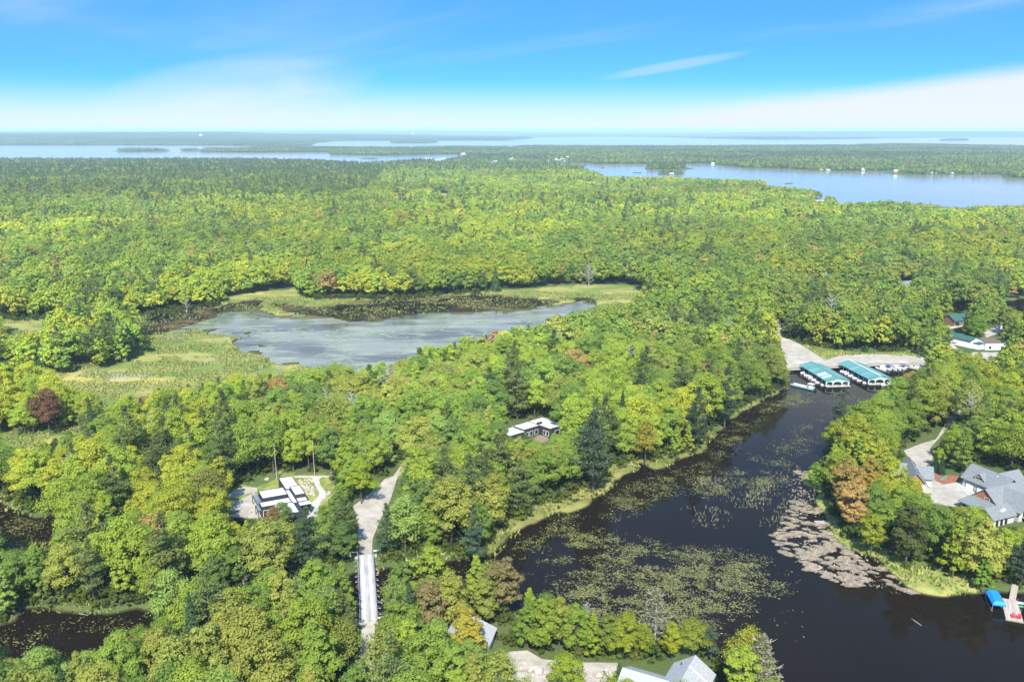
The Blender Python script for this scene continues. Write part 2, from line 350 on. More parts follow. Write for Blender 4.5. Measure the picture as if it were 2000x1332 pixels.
tag(inst('ground', gm), 'green land of forest floor, marsh and banks reaching to the horizon', kind='structure')

# water: one level sheet below it
water_m = bpy.data.materials.new('water'); water_m.use_nodes = True
def water_nodes(m):
    t = m.node_tree; L = t.links.new; b = t.nodes['Principled BSDF']
    b.inputs['Roughness'].default_value = .05; b.inputs['IOR'].default_value = 1.33; b.inputs['Specular IOR Level'].default_value = .19
    geo = t.nodes.new('ShaderNodeNewGeometry')
    def nz(s, d, st):
        mp = t.nodes.new('ShaderNodeMapping'); mp.inputs['Scale'].default_value = st; mp.inputs['Rotation'].default_value = (0, 0, .5); L(geo.outputs['Position'], mp.inputs[0])
        n = t.nodes.new('ShaderNodeTexNoise'); n.inputs['Scale'].default_value = s; n.inputs['Detail'].default_value = d; L(mp.outputs[0], n.inputs['Vector']); return n.outputs[0]
    n1, n2, n3 = nz(.9, 3, (1, .45, 1)), nz(.012, 5, (1, .3, 1)), nz(.03, 4, (1, 1, 1))
    x = t.nodes.new('ShaderNodeMix'); x.data_type = 'RGBA'; x.inputs[6].default_value = (.005, .0042, .003, 1); x.inputs[7].default_value = (.012, .0075, .0035, 1); L(n3, x.inputs[0]);     # wind: open lakes are ruffled, the sheltered lagoon and pond lie almost still
    sz = t.nodes.new('ShaderNodeSeparateXYZ'); L(geo.outputs['Position'], sz.inputs[0])
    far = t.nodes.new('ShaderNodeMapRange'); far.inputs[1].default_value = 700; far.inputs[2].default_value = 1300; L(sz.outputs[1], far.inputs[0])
    gust = t.nodes.new('ShaderNodeMapRange'); gust.inputs[1].default_value = .35; gust.inputs[2].default_value = .65; gust.inputs[3].default_value = .25; L(n2, gust.inputs[0])
    mu = t.nodes.new('ShaderNodeMath'); mu.operation = 'MULTIPLY_ADD'; L(far.outputs[0], mu.inputs[0]); mu.inputs[1].default_value = .05; mu.inputs[2].default_value = .018
    mg = t.nodes.new('ShaderNodeMath'); mg.operation = 'MULTIPLY'; L(mu.outputs[0], mg.inputs[0]); L(gust.outputs[0], mg.inputs[1])
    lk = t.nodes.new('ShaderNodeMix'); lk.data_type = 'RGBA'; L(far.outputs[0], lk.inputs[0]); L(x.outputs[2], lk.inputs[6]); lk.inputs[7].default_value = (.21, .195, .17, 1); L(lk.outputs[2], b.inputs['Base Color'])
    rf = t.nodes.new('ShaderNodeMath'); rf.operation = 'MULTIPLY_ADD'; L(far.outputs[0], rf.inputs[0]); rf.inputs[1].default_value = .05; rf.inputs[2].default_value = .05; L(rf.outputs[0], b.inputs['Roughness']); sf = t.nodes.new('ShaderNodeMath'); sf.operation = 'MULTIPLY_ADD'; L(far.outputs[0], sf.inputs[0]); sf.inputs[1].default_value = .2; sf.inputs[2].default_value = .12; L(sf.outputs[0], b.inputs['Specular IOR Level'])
    bp = t.nodes.new('ShaderNodeBump'); bp.inputs['Distance'].default_value = 1.0; L(mg.outputs[0], bp.inputs['Strength']); L(n1, bp.inputs['Height']); L(bp.outputs[0], b.inputs['Normal'])
water_nodes(water_m)
pond_m = mat('weedy_pond_painted_sheen', (.03, .04, .04), (.14, .16, .135), .03, .16, 8, 0, spec=.45, stretch=(.55, 1.3, 1), lo=.40, hi=.60, c3=(.19, .22, .15), s3=.09)  # weed film, its colour paled further to stand in for mirrored sky
wa = np.radians(np.arange(0, 360, 5)); wr = np.array([1, 100, 300, 1000, 3000, 10000, 49900.0])
WX, WY = np.outer(wr, np.sin(wa)), np.outer(wr, np.cos(wa))
I = np.arange(WX.size).reshape(WX.shape); Q = np.stack([I[:-1], np.roll(I, -1, 1)[:-1], np.roll(I, -1, 1)[1:], I[1:]], -1).reshape(-1, 4)
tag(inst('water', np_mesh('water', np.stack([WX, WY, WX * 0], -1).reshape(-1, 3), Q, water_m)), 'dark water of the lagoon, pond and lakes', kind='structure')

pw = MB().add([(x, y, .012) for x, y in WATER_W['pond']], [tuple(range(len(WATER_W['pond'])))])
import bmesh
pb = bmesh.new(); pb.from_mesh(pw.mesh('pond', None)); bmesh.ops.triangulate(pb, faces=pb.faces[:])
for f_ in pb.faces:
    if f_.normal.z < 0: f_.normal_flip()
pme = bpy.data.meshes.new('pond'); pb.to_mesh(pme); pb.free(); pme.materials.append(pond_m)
tag(inst('pond', pme), 'pale weedy film and painted sky sheen over the still water of the pond', kind='structure')

# ------------------------------------------------------------------ trees: crowns of many small leaf faces, a few of each build, in three sizes of leaf
def leaf_mat(name, attr_type, translucent=.5):
    m = bpy.data.materials.new(name); m.use_nodes = True; t = m.node_tree; L = t.links.new
    t.nodes.remove(t.nodes['Principled BSDF']); out = t.nodes['Material Output']
    a = t.nodes.new('ShaderNodeAttribute'); a.attribute_type = attr_type; a.attribute_name = 'tint'
    g = t.nodes.new('ShaderNodeNewGeometry')
    hv = t.nodes.new('ShaderNodeHueSaturation')
    r1 = t.nodes.new('ShaderNodeMapRange'); r1.inputs[3].default_value = .84; r1.inputs[4].default_value = 1.16; L(g.outputs['Random Per Island'], r1.inputs[0])
    r2 = t.nodes.new('ShaderNodeMapRange'); r2.inputs[3].default_value = .487; r2.inputs[4].default_value = .513; L(g.outputs['Random Per Island'], r2.inputs[0])
    L(r1.outputs[0], hv.inputs['Value']); L(r2.outputs[0], hv.inputs['Hue']); L(a.outputs['Color'], hv.inputs['Color'])
    d = t.nodes.new('ShaderNodeBsdfDiffuse'); tr = t.nodes.new('ShaderNodeBsdfTranslucent'); mx = t.nodes.new('ShaderNodeMixShader'); mx.inputs[0].default_value = translucent
    L(hv.outputs[0], d.inputs[0]); L(hv.outputs[0], tr.inputs[0]); L(d.outputs[0], mx.inputs[1]); L(tr.outputs[0], mx.inputs[2]); L(mx.outputs[0], out.inputs[0])
    return m
LEAF = leaf_mat('leaves', 'INSTANCER'); LEAF_P = leaf_mat('patch_leaves', 'GEOMETRY', .4)
BARK = mat('bark', (.10, .085, .07), (.05, .042, .035), 3, .95); GREYWOOD = mat('dead_wood', (.36, .34, .31), (.22, .20, .18), 2, .9)
def quads(C, Nn, S, rng, asp=.75):
    """One bent diamond leaf clump per centre, facing roughly along Nn."""
    n = len(C); Nn = Nn / np.maximum(np.linalg.norm(Nn, axis=1, keepdims=True), 1e-6)
    q = rng.normal(size=(n, 3)); a = np.cross(Nn, q); a /= np.maximum(np.linalg.norm(a, axis=1, keepdims=True), 1e-6); b = np.cross(Nn, a)
    S = S[:, None]; dr = Nn * S * .28
    P = np.stack([C + a * S - dr, C + b * S * asp, C - a * S - dr, C - b * S * asp], 1).reshape(-1, 3)
    return P, np.arange(n * 4).reshape(n, 4)
def unit(rng, n):
    v = rng.normal(size=(n, 3)); return v / np.linalg.norm(v, axis=1, keepdims=True)
def lobes_crown(seed, H, Rr, base, form, nl, nq, qs, spray=.12):
    rng = np.random.default_rng(seed); L = []
    ch = H - base
    for i in range(nl):
        t = (i + rng.random()) / nl; ang = i * 2.39996 + rng.uniform(-.5, .5)
        if form == 'round': rad = math.sqrt(max(0, 1 - (t * 1.0) ** 2.4)) * rng.uniform(.40, .98); lr = Rr * rng.uniform(.15, .36) * (1 - .2 * t)
        elif form == 'oval': rad = math.sin(math.pi * min(1, .18 + t * .80)) ** .7 * rng.uniform(.35, .92); lr = Rr * rng.uniform(.16, .38) * (1 - .25 * t)
        else: rad = (1 - t) ** .75 * rng.uniform(.5, 1.05); lr = Rr * rng.uniform(.15, .32) * (1 - .45 * t)
        z = base + ch * (.12 + .78 * t + rng.uniform(-.07, .07)) if form != 'spire' else base + ch * (.06 + .90 * t)
        L.append((Rr * rad * math.cos(ang), Rr * rad * math.sin(ang), z, lr, lr * rng.uniform(.62, .95)))
    L = np.array(L); w = L[:, 3] ** 2; w /= w.sum(); k = rng.choice(nl, nq * 2, p=w); d = unit(rng, nq * 2)
    d[:, 2] = np.where(rng.random(nq * 2) < .7, np.abs(d[:, 2]), d[:, 2])
    rr_ = np.where(rng.random(nq * 2) < spray, rng.uniform(1.0, 1.45 + spray, nq * 2), rng.uniform(.70, 1.08, nq * 2)); c = L[k, :3] + d * np.stack([L[k, 3], L[k, 3], L[k, 4]], 1) * rr_[:, None]
    keep = np.ones(len(c), bool)
    for j in range(nl):
        e = (c - L[j, :3]) / np.array([L[j, 3], L[j, 3], L[j, 4]]); keep &= ~(((e * e).sum(1) < .52) & (k != j))
    c, d = c[keep][:nq], d[keep][:nq]
    o_ = c - np.array([0, 0, base + ch * .25]); o_ /= np.maximum(np.linalg.norm(o_, axis=1, keepdims=True), .1); nn = d * .8 + o_ * .45 + rng.normal(size=d.shape) * .36 + np.array([0, 0, .3])
    return quads(c, nn, qs * rng.uniform(.6, 1.35, len(c)), rng)
def pine_crown(seed, H, Rr, base, nq, qs):
    rng = np.random.default_rng(seed); C, Nn = [], []; nb = 0; br = []
    z = base
    while z < H * .97:
        t = (z - base) / (H - base); prof = (.5 + .5 * math.sin(math.pi * min(1, .3 + t * .75))) * (1 - t ** 3) ** .8
        for i in range(rng.integers(3, 6)):
            a = rng.uniform(0, 6.283); Lb = Rr * prof * rng.uniform(.55, 1.2); br.append((z + rng.uniform(-.3, .3), a, Lb, rng.uniform(.05, .28)))
        z += (H - base) / 13 * rng.uniform(.7, 1.25)
    tot = sum(b[2] ** 1.5 for b in br)
    for z, a, Lb, up in br:
        n = max(3, int(nq * Lb ** 1.5 / tot)); u = rng.uniform(.28, 1.05, n); s = rng.normal(size=n) * .20 * Lb * (1.15 - u * .5)
        x = u * Lb; C.append(np.stack([x * math.cos(a) - s * math.sin(a), x * math.sin(a) + s * math.cos(a), z + x * up + rng.normal(size=n) * .22], 1))
        m = rng.normal(size=(n, 3)) * .6; m[:, 2] += .9; Nn.append(m)
    n = int(nq * .06); C.append(np.stack([rng.normal(size=n) * .35, rng.normal(size=n) * .35, H - rng.random(n) * H * .10], 1)); m = rng.normal(size=(n, 3)); m[:, 2] += .5; Nn.append(m)
    C, Nn = np.concatenate(C), np.concatenate(Nn)
    return quads(C, Nn, qs * rng.uniform(.6, 1.4, len(C)), rng, .45), br
def spruce_crown(seed, H, Rr, base, nq, qs):
    rng = np.random.default_rng(seed); t = rng.random(nq) ** 1.5; a = rng.uniform(0, 6.283, nq); lay = np.round(t * 16) / 16 + rng.normal(size=nq) * .012
    arm = 1 + .22 * np.sin(a * 5 + lay * 40); r = Rr * (1 - lay) ** .85 * arm * np.sqrt(rng.uniform(.25, 1.0, nq))
    z = base + (H - base) * lay - r * .22
    d = np.stack([np.cos(a), np.sin(a), np.full(nq, .7)], 1) + rng.normal(size=(nq, 3)) * .45
    return quads(np.stack([r * np.cos(a), r * np.sin(a), z], 1), d, qs * rng.uniform(.6, 1.3, nq), rng, .6)
def trunk_mb(seed, H, base, r0, limbs, br=None, n=6):
    rg = random.Random(seed); m = MB(); p = Vector((0, 0, -.4)); k = 5
    for i in range(k):
        q = Vector((rg.uniform(-.12, .12) * i, rg.uniform(-.12, .12) * i, -.4 + (H * .92 + .4) * (i + 1) / k)); m.tube(p, q, r0 * (1 - i / k) + .03, r0 * (1 - (i + 1) / k) + .03, n, False); p = q
    for i in range(limbs):
        z = base * .8 + (H - base) * .6 * i / max(1, limbs); a = i * 2.4 + rg.random(); l = rg.uniform(1.6, 3.4)
        m.tube((0, 0, z), (l * math.cos(a), l * math.sin(a), z + l * .75), r0 * .32, .04, 4, False)
    for z, a, Lb, up in (br or [])[::2]:
        m.tube((0, 0, z), (Lb * .85 * math.cos(a), Lb * .85 * math.sin(a), z + Lb * .85 * up), .07, .025, 3, False)
    return m
def dead_mb(seed, H, Rr, nb, tw=3, up=.5):
    rg = random.Random(seed); m = MB(); m.tube((0, 0, -.4), (.1, 0, H * .55), .26, .15, 6, False); m.tube((.1, 0, H * .55), (.2, .1, H), .15, .03, 5, False)
    for i in range(nb):
        t = .25 + .72 * i / nb; z = H * t; a = i * 2.4 + rg.uniform(-.5, .5); l = Rr * (1.15 - t) * rg.uniform(.7, 1.25) + .5
        e = Vector((l * math.cos(a), l * math.sin(a), z + l * up * rg.uniform(.5, 1.4))); s = Vector((.1, 0, z)); m.tube(s, e, .11, .045, 4, False)
        for k in range(tw):
            f = rg.uniform(.3, .95); b = s + (e - s) * f; aa_ = a + rg.uniform(-1.1, 1.1); l2 = l * rg.uniform(.25, .5); m.tube(b, b + Vector((l2 * math.cos(aa_), l2 * math.sin(aa_), l2 * rg.uniform(.1, .8))), .065, .03, 3, False)
    return m
CROWN, TRUNK, SPEC = {}, {}, {}
def crown_mesh(name, P, Fq, m=LEAF): return np_mesh(name, P, Fq, m)
for i in range(18):
    form = ('round', 'oval', 'round', 'round', 'oval', 'spire')[i % 6]; rg = random.Random(i)
    H = rg.uniform(14, 17.5); Rr = {'round': rg.uniform(4.6, 6.0), 'oval': rg.uniform(3.7, 4.6), 'spire': rg.uniform(3.2, 4.0)}[form]; base = H * {'round': .30, 'oval': .2, 'spire': .12}[form]
    SPEC['b%02d' % i] = (form, H, Rr)
    nl = {'round': 46, 'oval': 46, 'spire': 54}[form]
    CROWN['b%02d' % i] = crown_mesh('crown', *lobes_crown(100 + i, H, Rr, base, form, nl, 7000 if i % 6 != 3 else 4300, .215, .12 if i % 6 != 3 else .42))
    TRUNK['b%02d' % i] = trunk_mb(i, H, base, .24, 5 if i % 6 != 3 else 14).mesh('trunk', BARK)
for i in range(6):
    rg = random.Random(50 + i); H = rg.uniform(18, 23); Rr = rg.uniform(4.2, 5.4); base = H * .22; SPEC['p%02d' % i] = ('pine', H, Rr)
    (P_, F_), br = pine_crown(300 + i, H, Rr, base, 4200, .30); CROWN['p%02d' % i] = crown_mesh('crown', P_, F_); TRUNK['p%02d' % i] = trunk_mb(60 + i, H * 1.05, base, .30, 0, br).mesh('trunk', BARK)
for i in range(4):
    rg = random.Random(70 + i); H = rg.uniform(12, 17); Rr = rg.uniform(2.3, 3.1); SPEC['s%02d' % i] = ('spruce', H, Rr)
    CROWN['s%02d' % i] = crown_mesh('crown', *spruce_crown(400 + i, H, Rr, .6, 3200, .25)); TRUNK['s%02d' % i] = trunk_mb(80 + i, H * .95, 1, .2, 0).mesh('trunk', BARK)
for i in range(3):                                              # bushes: crowns that reach the ground
    SPEC['u%02d' % i] = ('bush', 3.2, 2.2); CROWN['u%02d' % i] = crown_mesh('crown', *lobes_crown(500 + i, 3.2, 2.2, -.3, 'round', 12, 420, .30))
# sources for the massed trees (never linked to the scene themselves)
def coll(name): return bpy.data.collections.new(name)
C_NEAR, C_MID, C_FAR, C_PATCH, C_BUSH = (coll(n) for n in ('near_trees', 'mid_trees', 'far_trees', 'wood_patches', 'bushes'))
def join_mesh(name, a, b):
    """crown a and trunk b in one mesh with two materials."""
    me = bpy.data.meshes.new(name); v = [tuple(x.co) for x in a.vertices] + [tuple(x.co) for x in b.vertices]; o = len(a.vertices)
    f = [tuple(p.vertices) for p in a.polygons] + [tuple(i + o for i in p.vertices) for p in b.polygons]
    me.from_pydata(v, [], f); me.materials.append(LEAF); me.materials.append(BARK)
    mi = np.zeros(len(f), np.int32); mi[len(a.polygons):] = 1; me.polygons.foreach_set('material_index', mi); me.update(); return me
KEYS = sorted(k for k in SPEC if k[0] != 'u')
def lod(k, nq, qs, seed):
    form, H, Rr = SPEC[k]
    Rr *= 1.22                                     # older, broader crowns in the far woods
    if form == 'pine': return pine_crown(300 + int(k[1:]), H, Rr, H * .22, nq, qs)[0]
    if form == 'spruce': return spruce_crown(400 + int(k[1:]), H, Rr, .6, nq, qs)
    return lobes_crown(100 + int(k[1:]), H, Rr, H * {'round': .30, 'oval': .2, 'spire': .12}[form], form, {'round': 30, 'oval': 30, 'spire': 34}[form], nq, qs)
for k in KEYS:
    C_NEAR.objects.link(bpy.data.objects.new('near_' + k, join_mesh('near_' + k, CROWN[k], TRUNK[k])))
    C_MID.objects.link(bpy.data.objects.new('mid_' + k, crown_mesh('mid_' + k, *lod(k, 1100, .52, 0))))
    C_FAR.objects.link(bpy.data.objects.new('far_' + k, crown_mesh('far_' + k, *lod(k, 300, .95, 0))))
for i in range(3): C_BUSH.objects.link(bpy.data.objects.new('bush_%d' % i, CROWN['u%02d' % i]))
PAL = np.array([(.186, .200, .024), (.142, .180, .025), (.112, .156, .026), (.086, .128, .026), (.068, .102, .026), (.138, .156, .033), (.160, .168, .034), (.130, .176, .040), (.21, .145, .050), (.15, .085, .050)])
PW = np.array([.22, .24, .19, .10, .03, .11, .06, .05, .005, .0005]); PW /= PW.sum()
PINE_T = np.array([(.078, .102, .032), (.090, .118, .038), (.072, .095, .030), (.102, .122, .036)]); SPRUCE_T = np.array([(.035, .062, .026), (.045, .08, .03), (.03, .052, .028)])
DARKW = atp([(-400,314),(0,316),(640,318),(760,330),(740,372),(690,398),(420,403),(330,420),(150,402),(0,410),(-400,415)])
def tint_for(keys, X, Y, rng):
    n = len(keys); T = np.zeros((n, 3)); kind = np.array([k[0] for k in keys])
    warm = fbm(X, Y, 85, 31); far = sstep(900, 2600, np.hypot(X, Y))
    u = np.clip(rng.random(n) * .6 + (sstep(.3, .7, 1 - warm)) * .5 - .08 + far * .05, 0, .986); cs = np.cumsum(PW); T[:] = PAL[np.searchsorted(cs, u)]
    T *= (.94 + .30 * sstep(.3, .7, fbm(X, Y, 240, 57)))[:, None] * (1 - .22 * inside(DARKW, X, Y))[:, None]
    rare = rng.random(n); T[rare < .010] = PAL[8]; T[(rare > .010) & (rare < .0108)] = PAL[9]
    mp_ = kind == 'p'; T[mp_] = PINE_T[rng.integers(0, 4, mp_.sum())]; ms = kind == 's'; T[ms] = SPRUCE_T[rng.integers(0, 3, ms.sum())]
    return T * rng.uniform(.85, 1.12, (n, 1)) * 2.08
# wood patches for the far shores: about 50 m square
for i in range(8):
    rng = np.random.default_rng(900 + i); Ps, Fs, Ts, o = [], [], [], 0
    for j in range(20):
        x, y = (j % 5) * 10.5 - 21 + rng.uniform(-4, 4), (j // 5) * 13 - 19 + rng.uniform(-5, 5)
        k = KEYS[rng.integers(0, 18)] if rng.random() < (.84 if i < 6 else .45) else KEYS[rng.integers(18, len(KEYS))]
        P_, F_ = lod(k, 90, 1.6, 0); s = rng.uniform(.7, .95); P_ = P_ * s + np.array([x, y, 0]); Ps.append(P_); Fs.append(F_ + o); o += len(P_)
        Ts.append(np.repeat(tint_for([k], np.array([2000. + x]), np.array([y + 55. * i]), rng), len(P_), 0))
    me = np_mesh('patch_%d' % i, np.concatenate(Ps), np.concatenate(Fs), LEAF_P); T = np.concatenate(Ts) * (.9 if i < 6 else .78)
    at_ = me.color_attributes.new('tint', 'FLOAT_COLOR', 'POINT'); at_.data.foreach_set('color', np.c_[T, np.ones(len(T))].astype(np.float32).ravel())
    C_PATCH.objects.link(bpy.data.objects.new('patch_%d' % i, me))
def scatter(name, collection, Pn, idx, scl, rot, tint, label):
    """One object whose points each carry a copy of a source from the collection."""
    me = bpy.data.meshes.new(name); me.vertices.add(len(Pn)); me.vertices.foreach_set('co', np.asarray(Pn, np.float32).ravel()); me.update()
    for nm, ty, arr in (('idx', 'INT', idx), ('scl', 'FLOAT', scl), ('rz', 'FLOAT', rot)):
        me.attributes.new(nm, ty, 'POINT').data.foreach_set('value', np.asarray(arr, np.int32 if ty == 'INT' else np.float32))
    if tint is not None: me.attributes.new('tint', 'FLOAT_COLOR', 'POINT').data.foreach_set('color', np.c_[tint, np.ones(len(tint))].astype(np.float32).ravel())
    g = bpy.data.node_groups.new(name, 'GeometryNodeTree'); g.interface.new_socket('Geometry', in_out='INPUT', socket_type='NodeSocketGeometry'); g.interface.new_socket('Geometry', in_out='OUTPUT', socket_type='NodeSocketGeometry')
    gi, go = g.nodes.new('NodeGroupInput'), g.nodes.new('NodeGroupOutput'); ip = g.nodes.new('GeometryNodeInstanceOnPoints'); ci = g.nodes.new('GeometryNodeCollectionInfo')
    ci.inputs['Collection'].default_value = collection; ci.inputs['Separate Children'].default_value = True; ci.inputs['Reset Children'].default_value = True
    ip.inputs['Pick Instance'].default_value = True
    def na_(nm, ty):
        n = g.nodes.new('GeometryNodeInputNamedAttribute'); n.data_type = ty; n.inputs['Name'].default_value = nm; return n.outputs['Attribute']
    cx = g.nodes.new('ShaderNodeCombineXYZ'); L = g.links.new; L(na_('rz', 'FLOAT'), cx.inputs[2])
    L(gi.outputs[0], ip.inputs['Points']); L(ci.outputs[0], ip.inputs['Instance']); L(na_('idx', 'INT'), ip.inputs['Instance Index']); L(cx.outputs[0], ip.inputs['Rotation']); L(na_('scl', 'FLOAT'), ip.inputs['Scale']); L(ip.outputs[0], go.inputs[0])
    o = bpy.data.objects.new(name, me); COL.objects.link(o); md = o.modifiers.new('scatter', 'NODES'); md.node_group = g
    return tag(o, label, kind='stuff')

# ---- where trees stand. Open ground seen between the crowns (as surveyed): nothing tall may grow where it would stand in front of these
OPEN = [
 [(1537,722),(1543,755),(1522,765),(1470,787),(1430,812),(1400,832),(1390,850),(1365,880),(1335,897),(1300,890),(1240,900),(1200,925),(1150,955),(1080,985),(1010,1012),(970,1040),(955,1070),(985,1088),(1005,1095),(1022,1115),(1045,1150),(1090,1165),(1115,1190),(1150,1217),(1235,1235),(1330,1225),(1380,1200),(1420,1235),(1450,1225),(1500,1275),(1520,1320),(1560,1400),(2300,1400),(2100,1160),(1985,1152),(1930,1148),(1905,1150),(1893,1132),(1850,1125),(1790,1115),(1740,1100),(1712,1075),(1665,1078),(1632,1050),(1618,1020),(1600,985),(1583,940),(1580,915),(1603,900),(1600,870),(1612,832),(1655,800),(1695,778),(1735,745),(1765,730),(1808,714),(1815,700),(1800,690),(1720,688),(1640,692),(1600,684),(1560,668),(1535,662),(1528,655),(1525,628),(1511,620),(1516,650),(1526,668),(1530,695)],
 [(270,640),(304,617),(368,604),(425,594),(448,580),(508,570),(580,564),(596,583),(673,584),(805,581),(942,570),(1025,564),(1135,556),(1228,556),(1250,564),(1240,590),(1168,593),(1080,612),(1060,630),(985,632),(960,640),(880,668),(830,672),(800,695),(720,712),(650,708),(600,716),(560,726),(464,730),(410,742),(320,760),(250,770),(215,790),(190,770),(140,760),(110,745),(160,728),(215,725),(262,708),(284,680)],
 [(0,632),(90,625),(90,645),(0,650)], [(170,845),(130,850),(60,868),(0,870),(0,845),(60,838),(140,832)],
 [(0,965),(18,1000),(62,1027),(112,1012),(100,1065),(66,1060),(0,1075)],
 [(28,1212),(100,1200),(209,1205),(304,1200),(360,1192),(300,1215),(247,1225),(166,1258),(95,1266),(14,1268),(-20,1250)],
 [(450,972),(470,955),(497,938),(545,928),(575,926),(650,929),(650,960),(632,975),(622,992),(600,1010),(585,1012),(530,1012),(450,1008)],
 [(686,992),(726,955),(750,930),(778,926),(770,968),(752,1012),(734,1050),(727,1083),(738,1120),(752,1112),(750,1170),(737,1190),(735,1215),(728,1250),(706,1250),(700,1195),(697,1110),(698,1080),(702,1020)],
 [(970,845),(1003,824),(1060,809),(1102,828),(1100,838),(1078,848),(1066,861),(1050,858),(1036,844),(1004,847)],
 [(1000,1276),(1030,1272),(1059,1287),(1206,1294),(1210,1330),(1120,1332),(1112,1308),(1075,1304),(1058,1332),(1010,1332)],
 [(872,1227),(892,1222),(886,1246),(874,1244)], [(928,1224),(964,1222),(968,1270),(945,1268)],
 [(1238,1332),(1252,1306),(1284,1306),(1305,1318),(1322,1294),(1360,1279),(1396,1322),(1392,1332)],
 [(1765,880),(1800,868),(1850,822),(1858,818),(1855,840),(1818,872),(1822,900),(1813,918),(1845,945),(1879,938),(1880,925),(1898,904),(1945,910),(1960,925),(1987,935),(2050,930),(2050,1030),(1995,1028),(1970,1015),(1945,1025),(1925,990),(1890,978),(1867,986),(1831,983),(1812,960),(1790,930),(1756,925),(1754,904),(1775,893)],
 [(1843,614),(1879,608),(1895,624),(1880,636),(1855,638)], [(1860,655),(1876,650),(1905,668),(1909,686),(1888,688),(1860,668)], [(1915,660),(1955,659),(1968,672),(1965,688),(1912,686)],
 [(1918,645),(1955,638),(1950,652),(1924,660)], [(1846,664),(1854,666),(1874,688),(1868,690)], [(1918,692),(1952,690),(1947,708),(1924,706)],
 [(1955,588),(2000,584),(2000,612),(1972,600)],
 [(762,382.5),(800,381.5),(806,385),(785,386.5),(764,386)], [(842,378.5),(980,380.5),(982,382),(850,384)], [(500,397),(543,398),(543,401),(503,401)],
 [(1150,324),(1180,345),(1300,346),(1400,350),(1495,353),(1497,363),(1540,366),(1590,372),(1632,388),(1636,398),(1680,396),(1730,391),(1800,397),(1870,408),(1900,402),(2000,402),(2000,352),(1960,349),(1945,344),(1810,344),(1775,343),(1720,337),(1600,336),(1480,331),(1425,327),(1380,321)],
 [(1590,388),(1612,386),(1612,393),(1590,393)], [(1903,442),(1916,441),(1916,447),(1903,447)],
 [(1377,483),(1392,483),(1392,488),(1377,488)], [(1504,520),(1520,520),(1520,527),(1504,527)], [(1594,532),(1618,532),(1618,540),(1594,540)], [(1750,545),(1784,543),(1784,556),(1750,558)]]
OPEN_A = [np.array(p, float) for p in OPEN]
def blocks_view(X, Y, Zb, H, Rr):
    bad = np.zeros(X.shape, bool)
    for fr, fz in ((0, .97), (-.45, .85), (.45, .85), (-.8, .6), (.8, .6), (-.85, .42), (.85, .42), (0, .6), (0, .35), (-.5, .3), (.5, .3)):
        u, v, _ = proj(X + Rr * fr, Y, Zb + H * fz)
        for p in OPEN_A: bad |= inside(p, u, v)
    return bad
GRAVEL = dict(
 bridge_road=[(768,930),(752,935),(726,961),(690,988),(698,1020),(701,1083),(726,1083),(728,1051),(744,1012),(762,977),(769,955),(776,934),(800,905),(830,880),(822,872),(790,898)],
 south_road=[(707,1212),(734,1212),(730,1252),(728,1330),(690,1400),(660,1400),(700,1330),(705,1252)],
 marina_lot=[(1511,620),(1525,625),(1527,659),(1545,664),(1565,674),(1613,704),(1638,695),(1708,692),(1803,697),(1809,712),(1760,714.5),(1716,714.5),(1651,718),(1605,720),(1535,724),(1537,708),(1527,695),(1525,667),(1516,649)],
 quarry_yard=[(985,1273),(1030,1270),(1059,1287),(1120,1293),(1206,1294),(1216,1334),(1230,1400),(1010,1400),(1000,1310)],
 garage_drive=[(1765,880),(1800,866),(1828,858),(1850,822),(1875,790),(1884,792),(1860,826),(1816,876),(1825,900),(1811,917),(1814,930),(1843,946),(1879,940),(1908,968),(1882,980),(1867,990),(1831,985),(1800,975),(1790,940),(1790,910),(1772,890)],
 shed_lane=[(1846,662),(1853,664),(1880,690),(1900,702),(1890,706),(1868,694)], shed_yard=[(1900,688),(1952,688),(1948,708),(1920,706),(1890,698)],
 cottage_lane=[(1918,646),(1955,638),(1966,640),(1948,652),(1926,660)], cottage_path=[(1798,641),(1832,636),(1858,638),(1880,634),(1882,638),(1850,644),(1800,648)], lot_stub=[(1814,668),(1830,664),(1838,672),(1826,680)])
GRAVEL_W = {k: atp(v, GZ) for k, v in GRAVEL.items()}
KEEP = [atp(p) for p in ([(438,960),(470,945),(500,938),(545,920),(650,924),(658,975),(648,1012),(560,1026),(438,1014)], [(968,848),(1000,832),(1060,816),(1104,836),(1104,862),(1062,872),(985,862)], [(1750,918),(1778,886),(1802,896),(1816,916),(1880,930),(1897,908),(1945,910),(1990,932),(2080,932),(2080,1045),(1935,1038),(1880,990),(1820,988),(1760,955)], [(1225,1400),(1240,1300),(1350,1270),(1410,1330),(1400,1420)], [(865,1235),(960,1225),(985,1290),(870,1290)], [(1840,610),(1885,605),(1900,635),(1850,642)], [(1855,655),(1880,648),(1912,685),(1880,695)], [(1908,660),(1970,658),(1975,692),(1905,690)], [(695,1075),(735,1075),(745,1225),(698,1225)])]
def allowed(X, Y):
    sd = shore_sd(X, Y); ok = sd > 1.2
    for p in MEADOW_W.values(): ok &= ~inside(p, X, Y)
    for p in WOOD_W: ok |= inside(p, X, Y) & (sd > 2)
    for p in GRAVEL_W.values(): ok &= ~(inside(p, X, Y) | (edge_dist(p, X, Y) < 2.5))
    for p in KEEP: ok &= ~inside(p, X, Y)
    return ok, sd
def candidates(r0, r1, step, amax, seed):
    rng = np.random.default_rng(seed); n = int(r1 / step) + 1
    step = float(step); gx, gy = np.meshgrid(np.arange(-n, n) * step, np.arange(0, n * 1.16) * step * .866); gx[1::2] += step / 2
    X = (gx + rng.uniform(-.36, .36, gx.shape) * step).ravel(); Y = (gy + rng.uniform(-.36, .36, gy.shape) * step).ravel()
    r = np.hypot(X, Y); k = (r >= r0) & (r < r1) & (np.abs(np.arctan2(X, Y)) < math.radians(amax)); return X[k], Y[k], rng
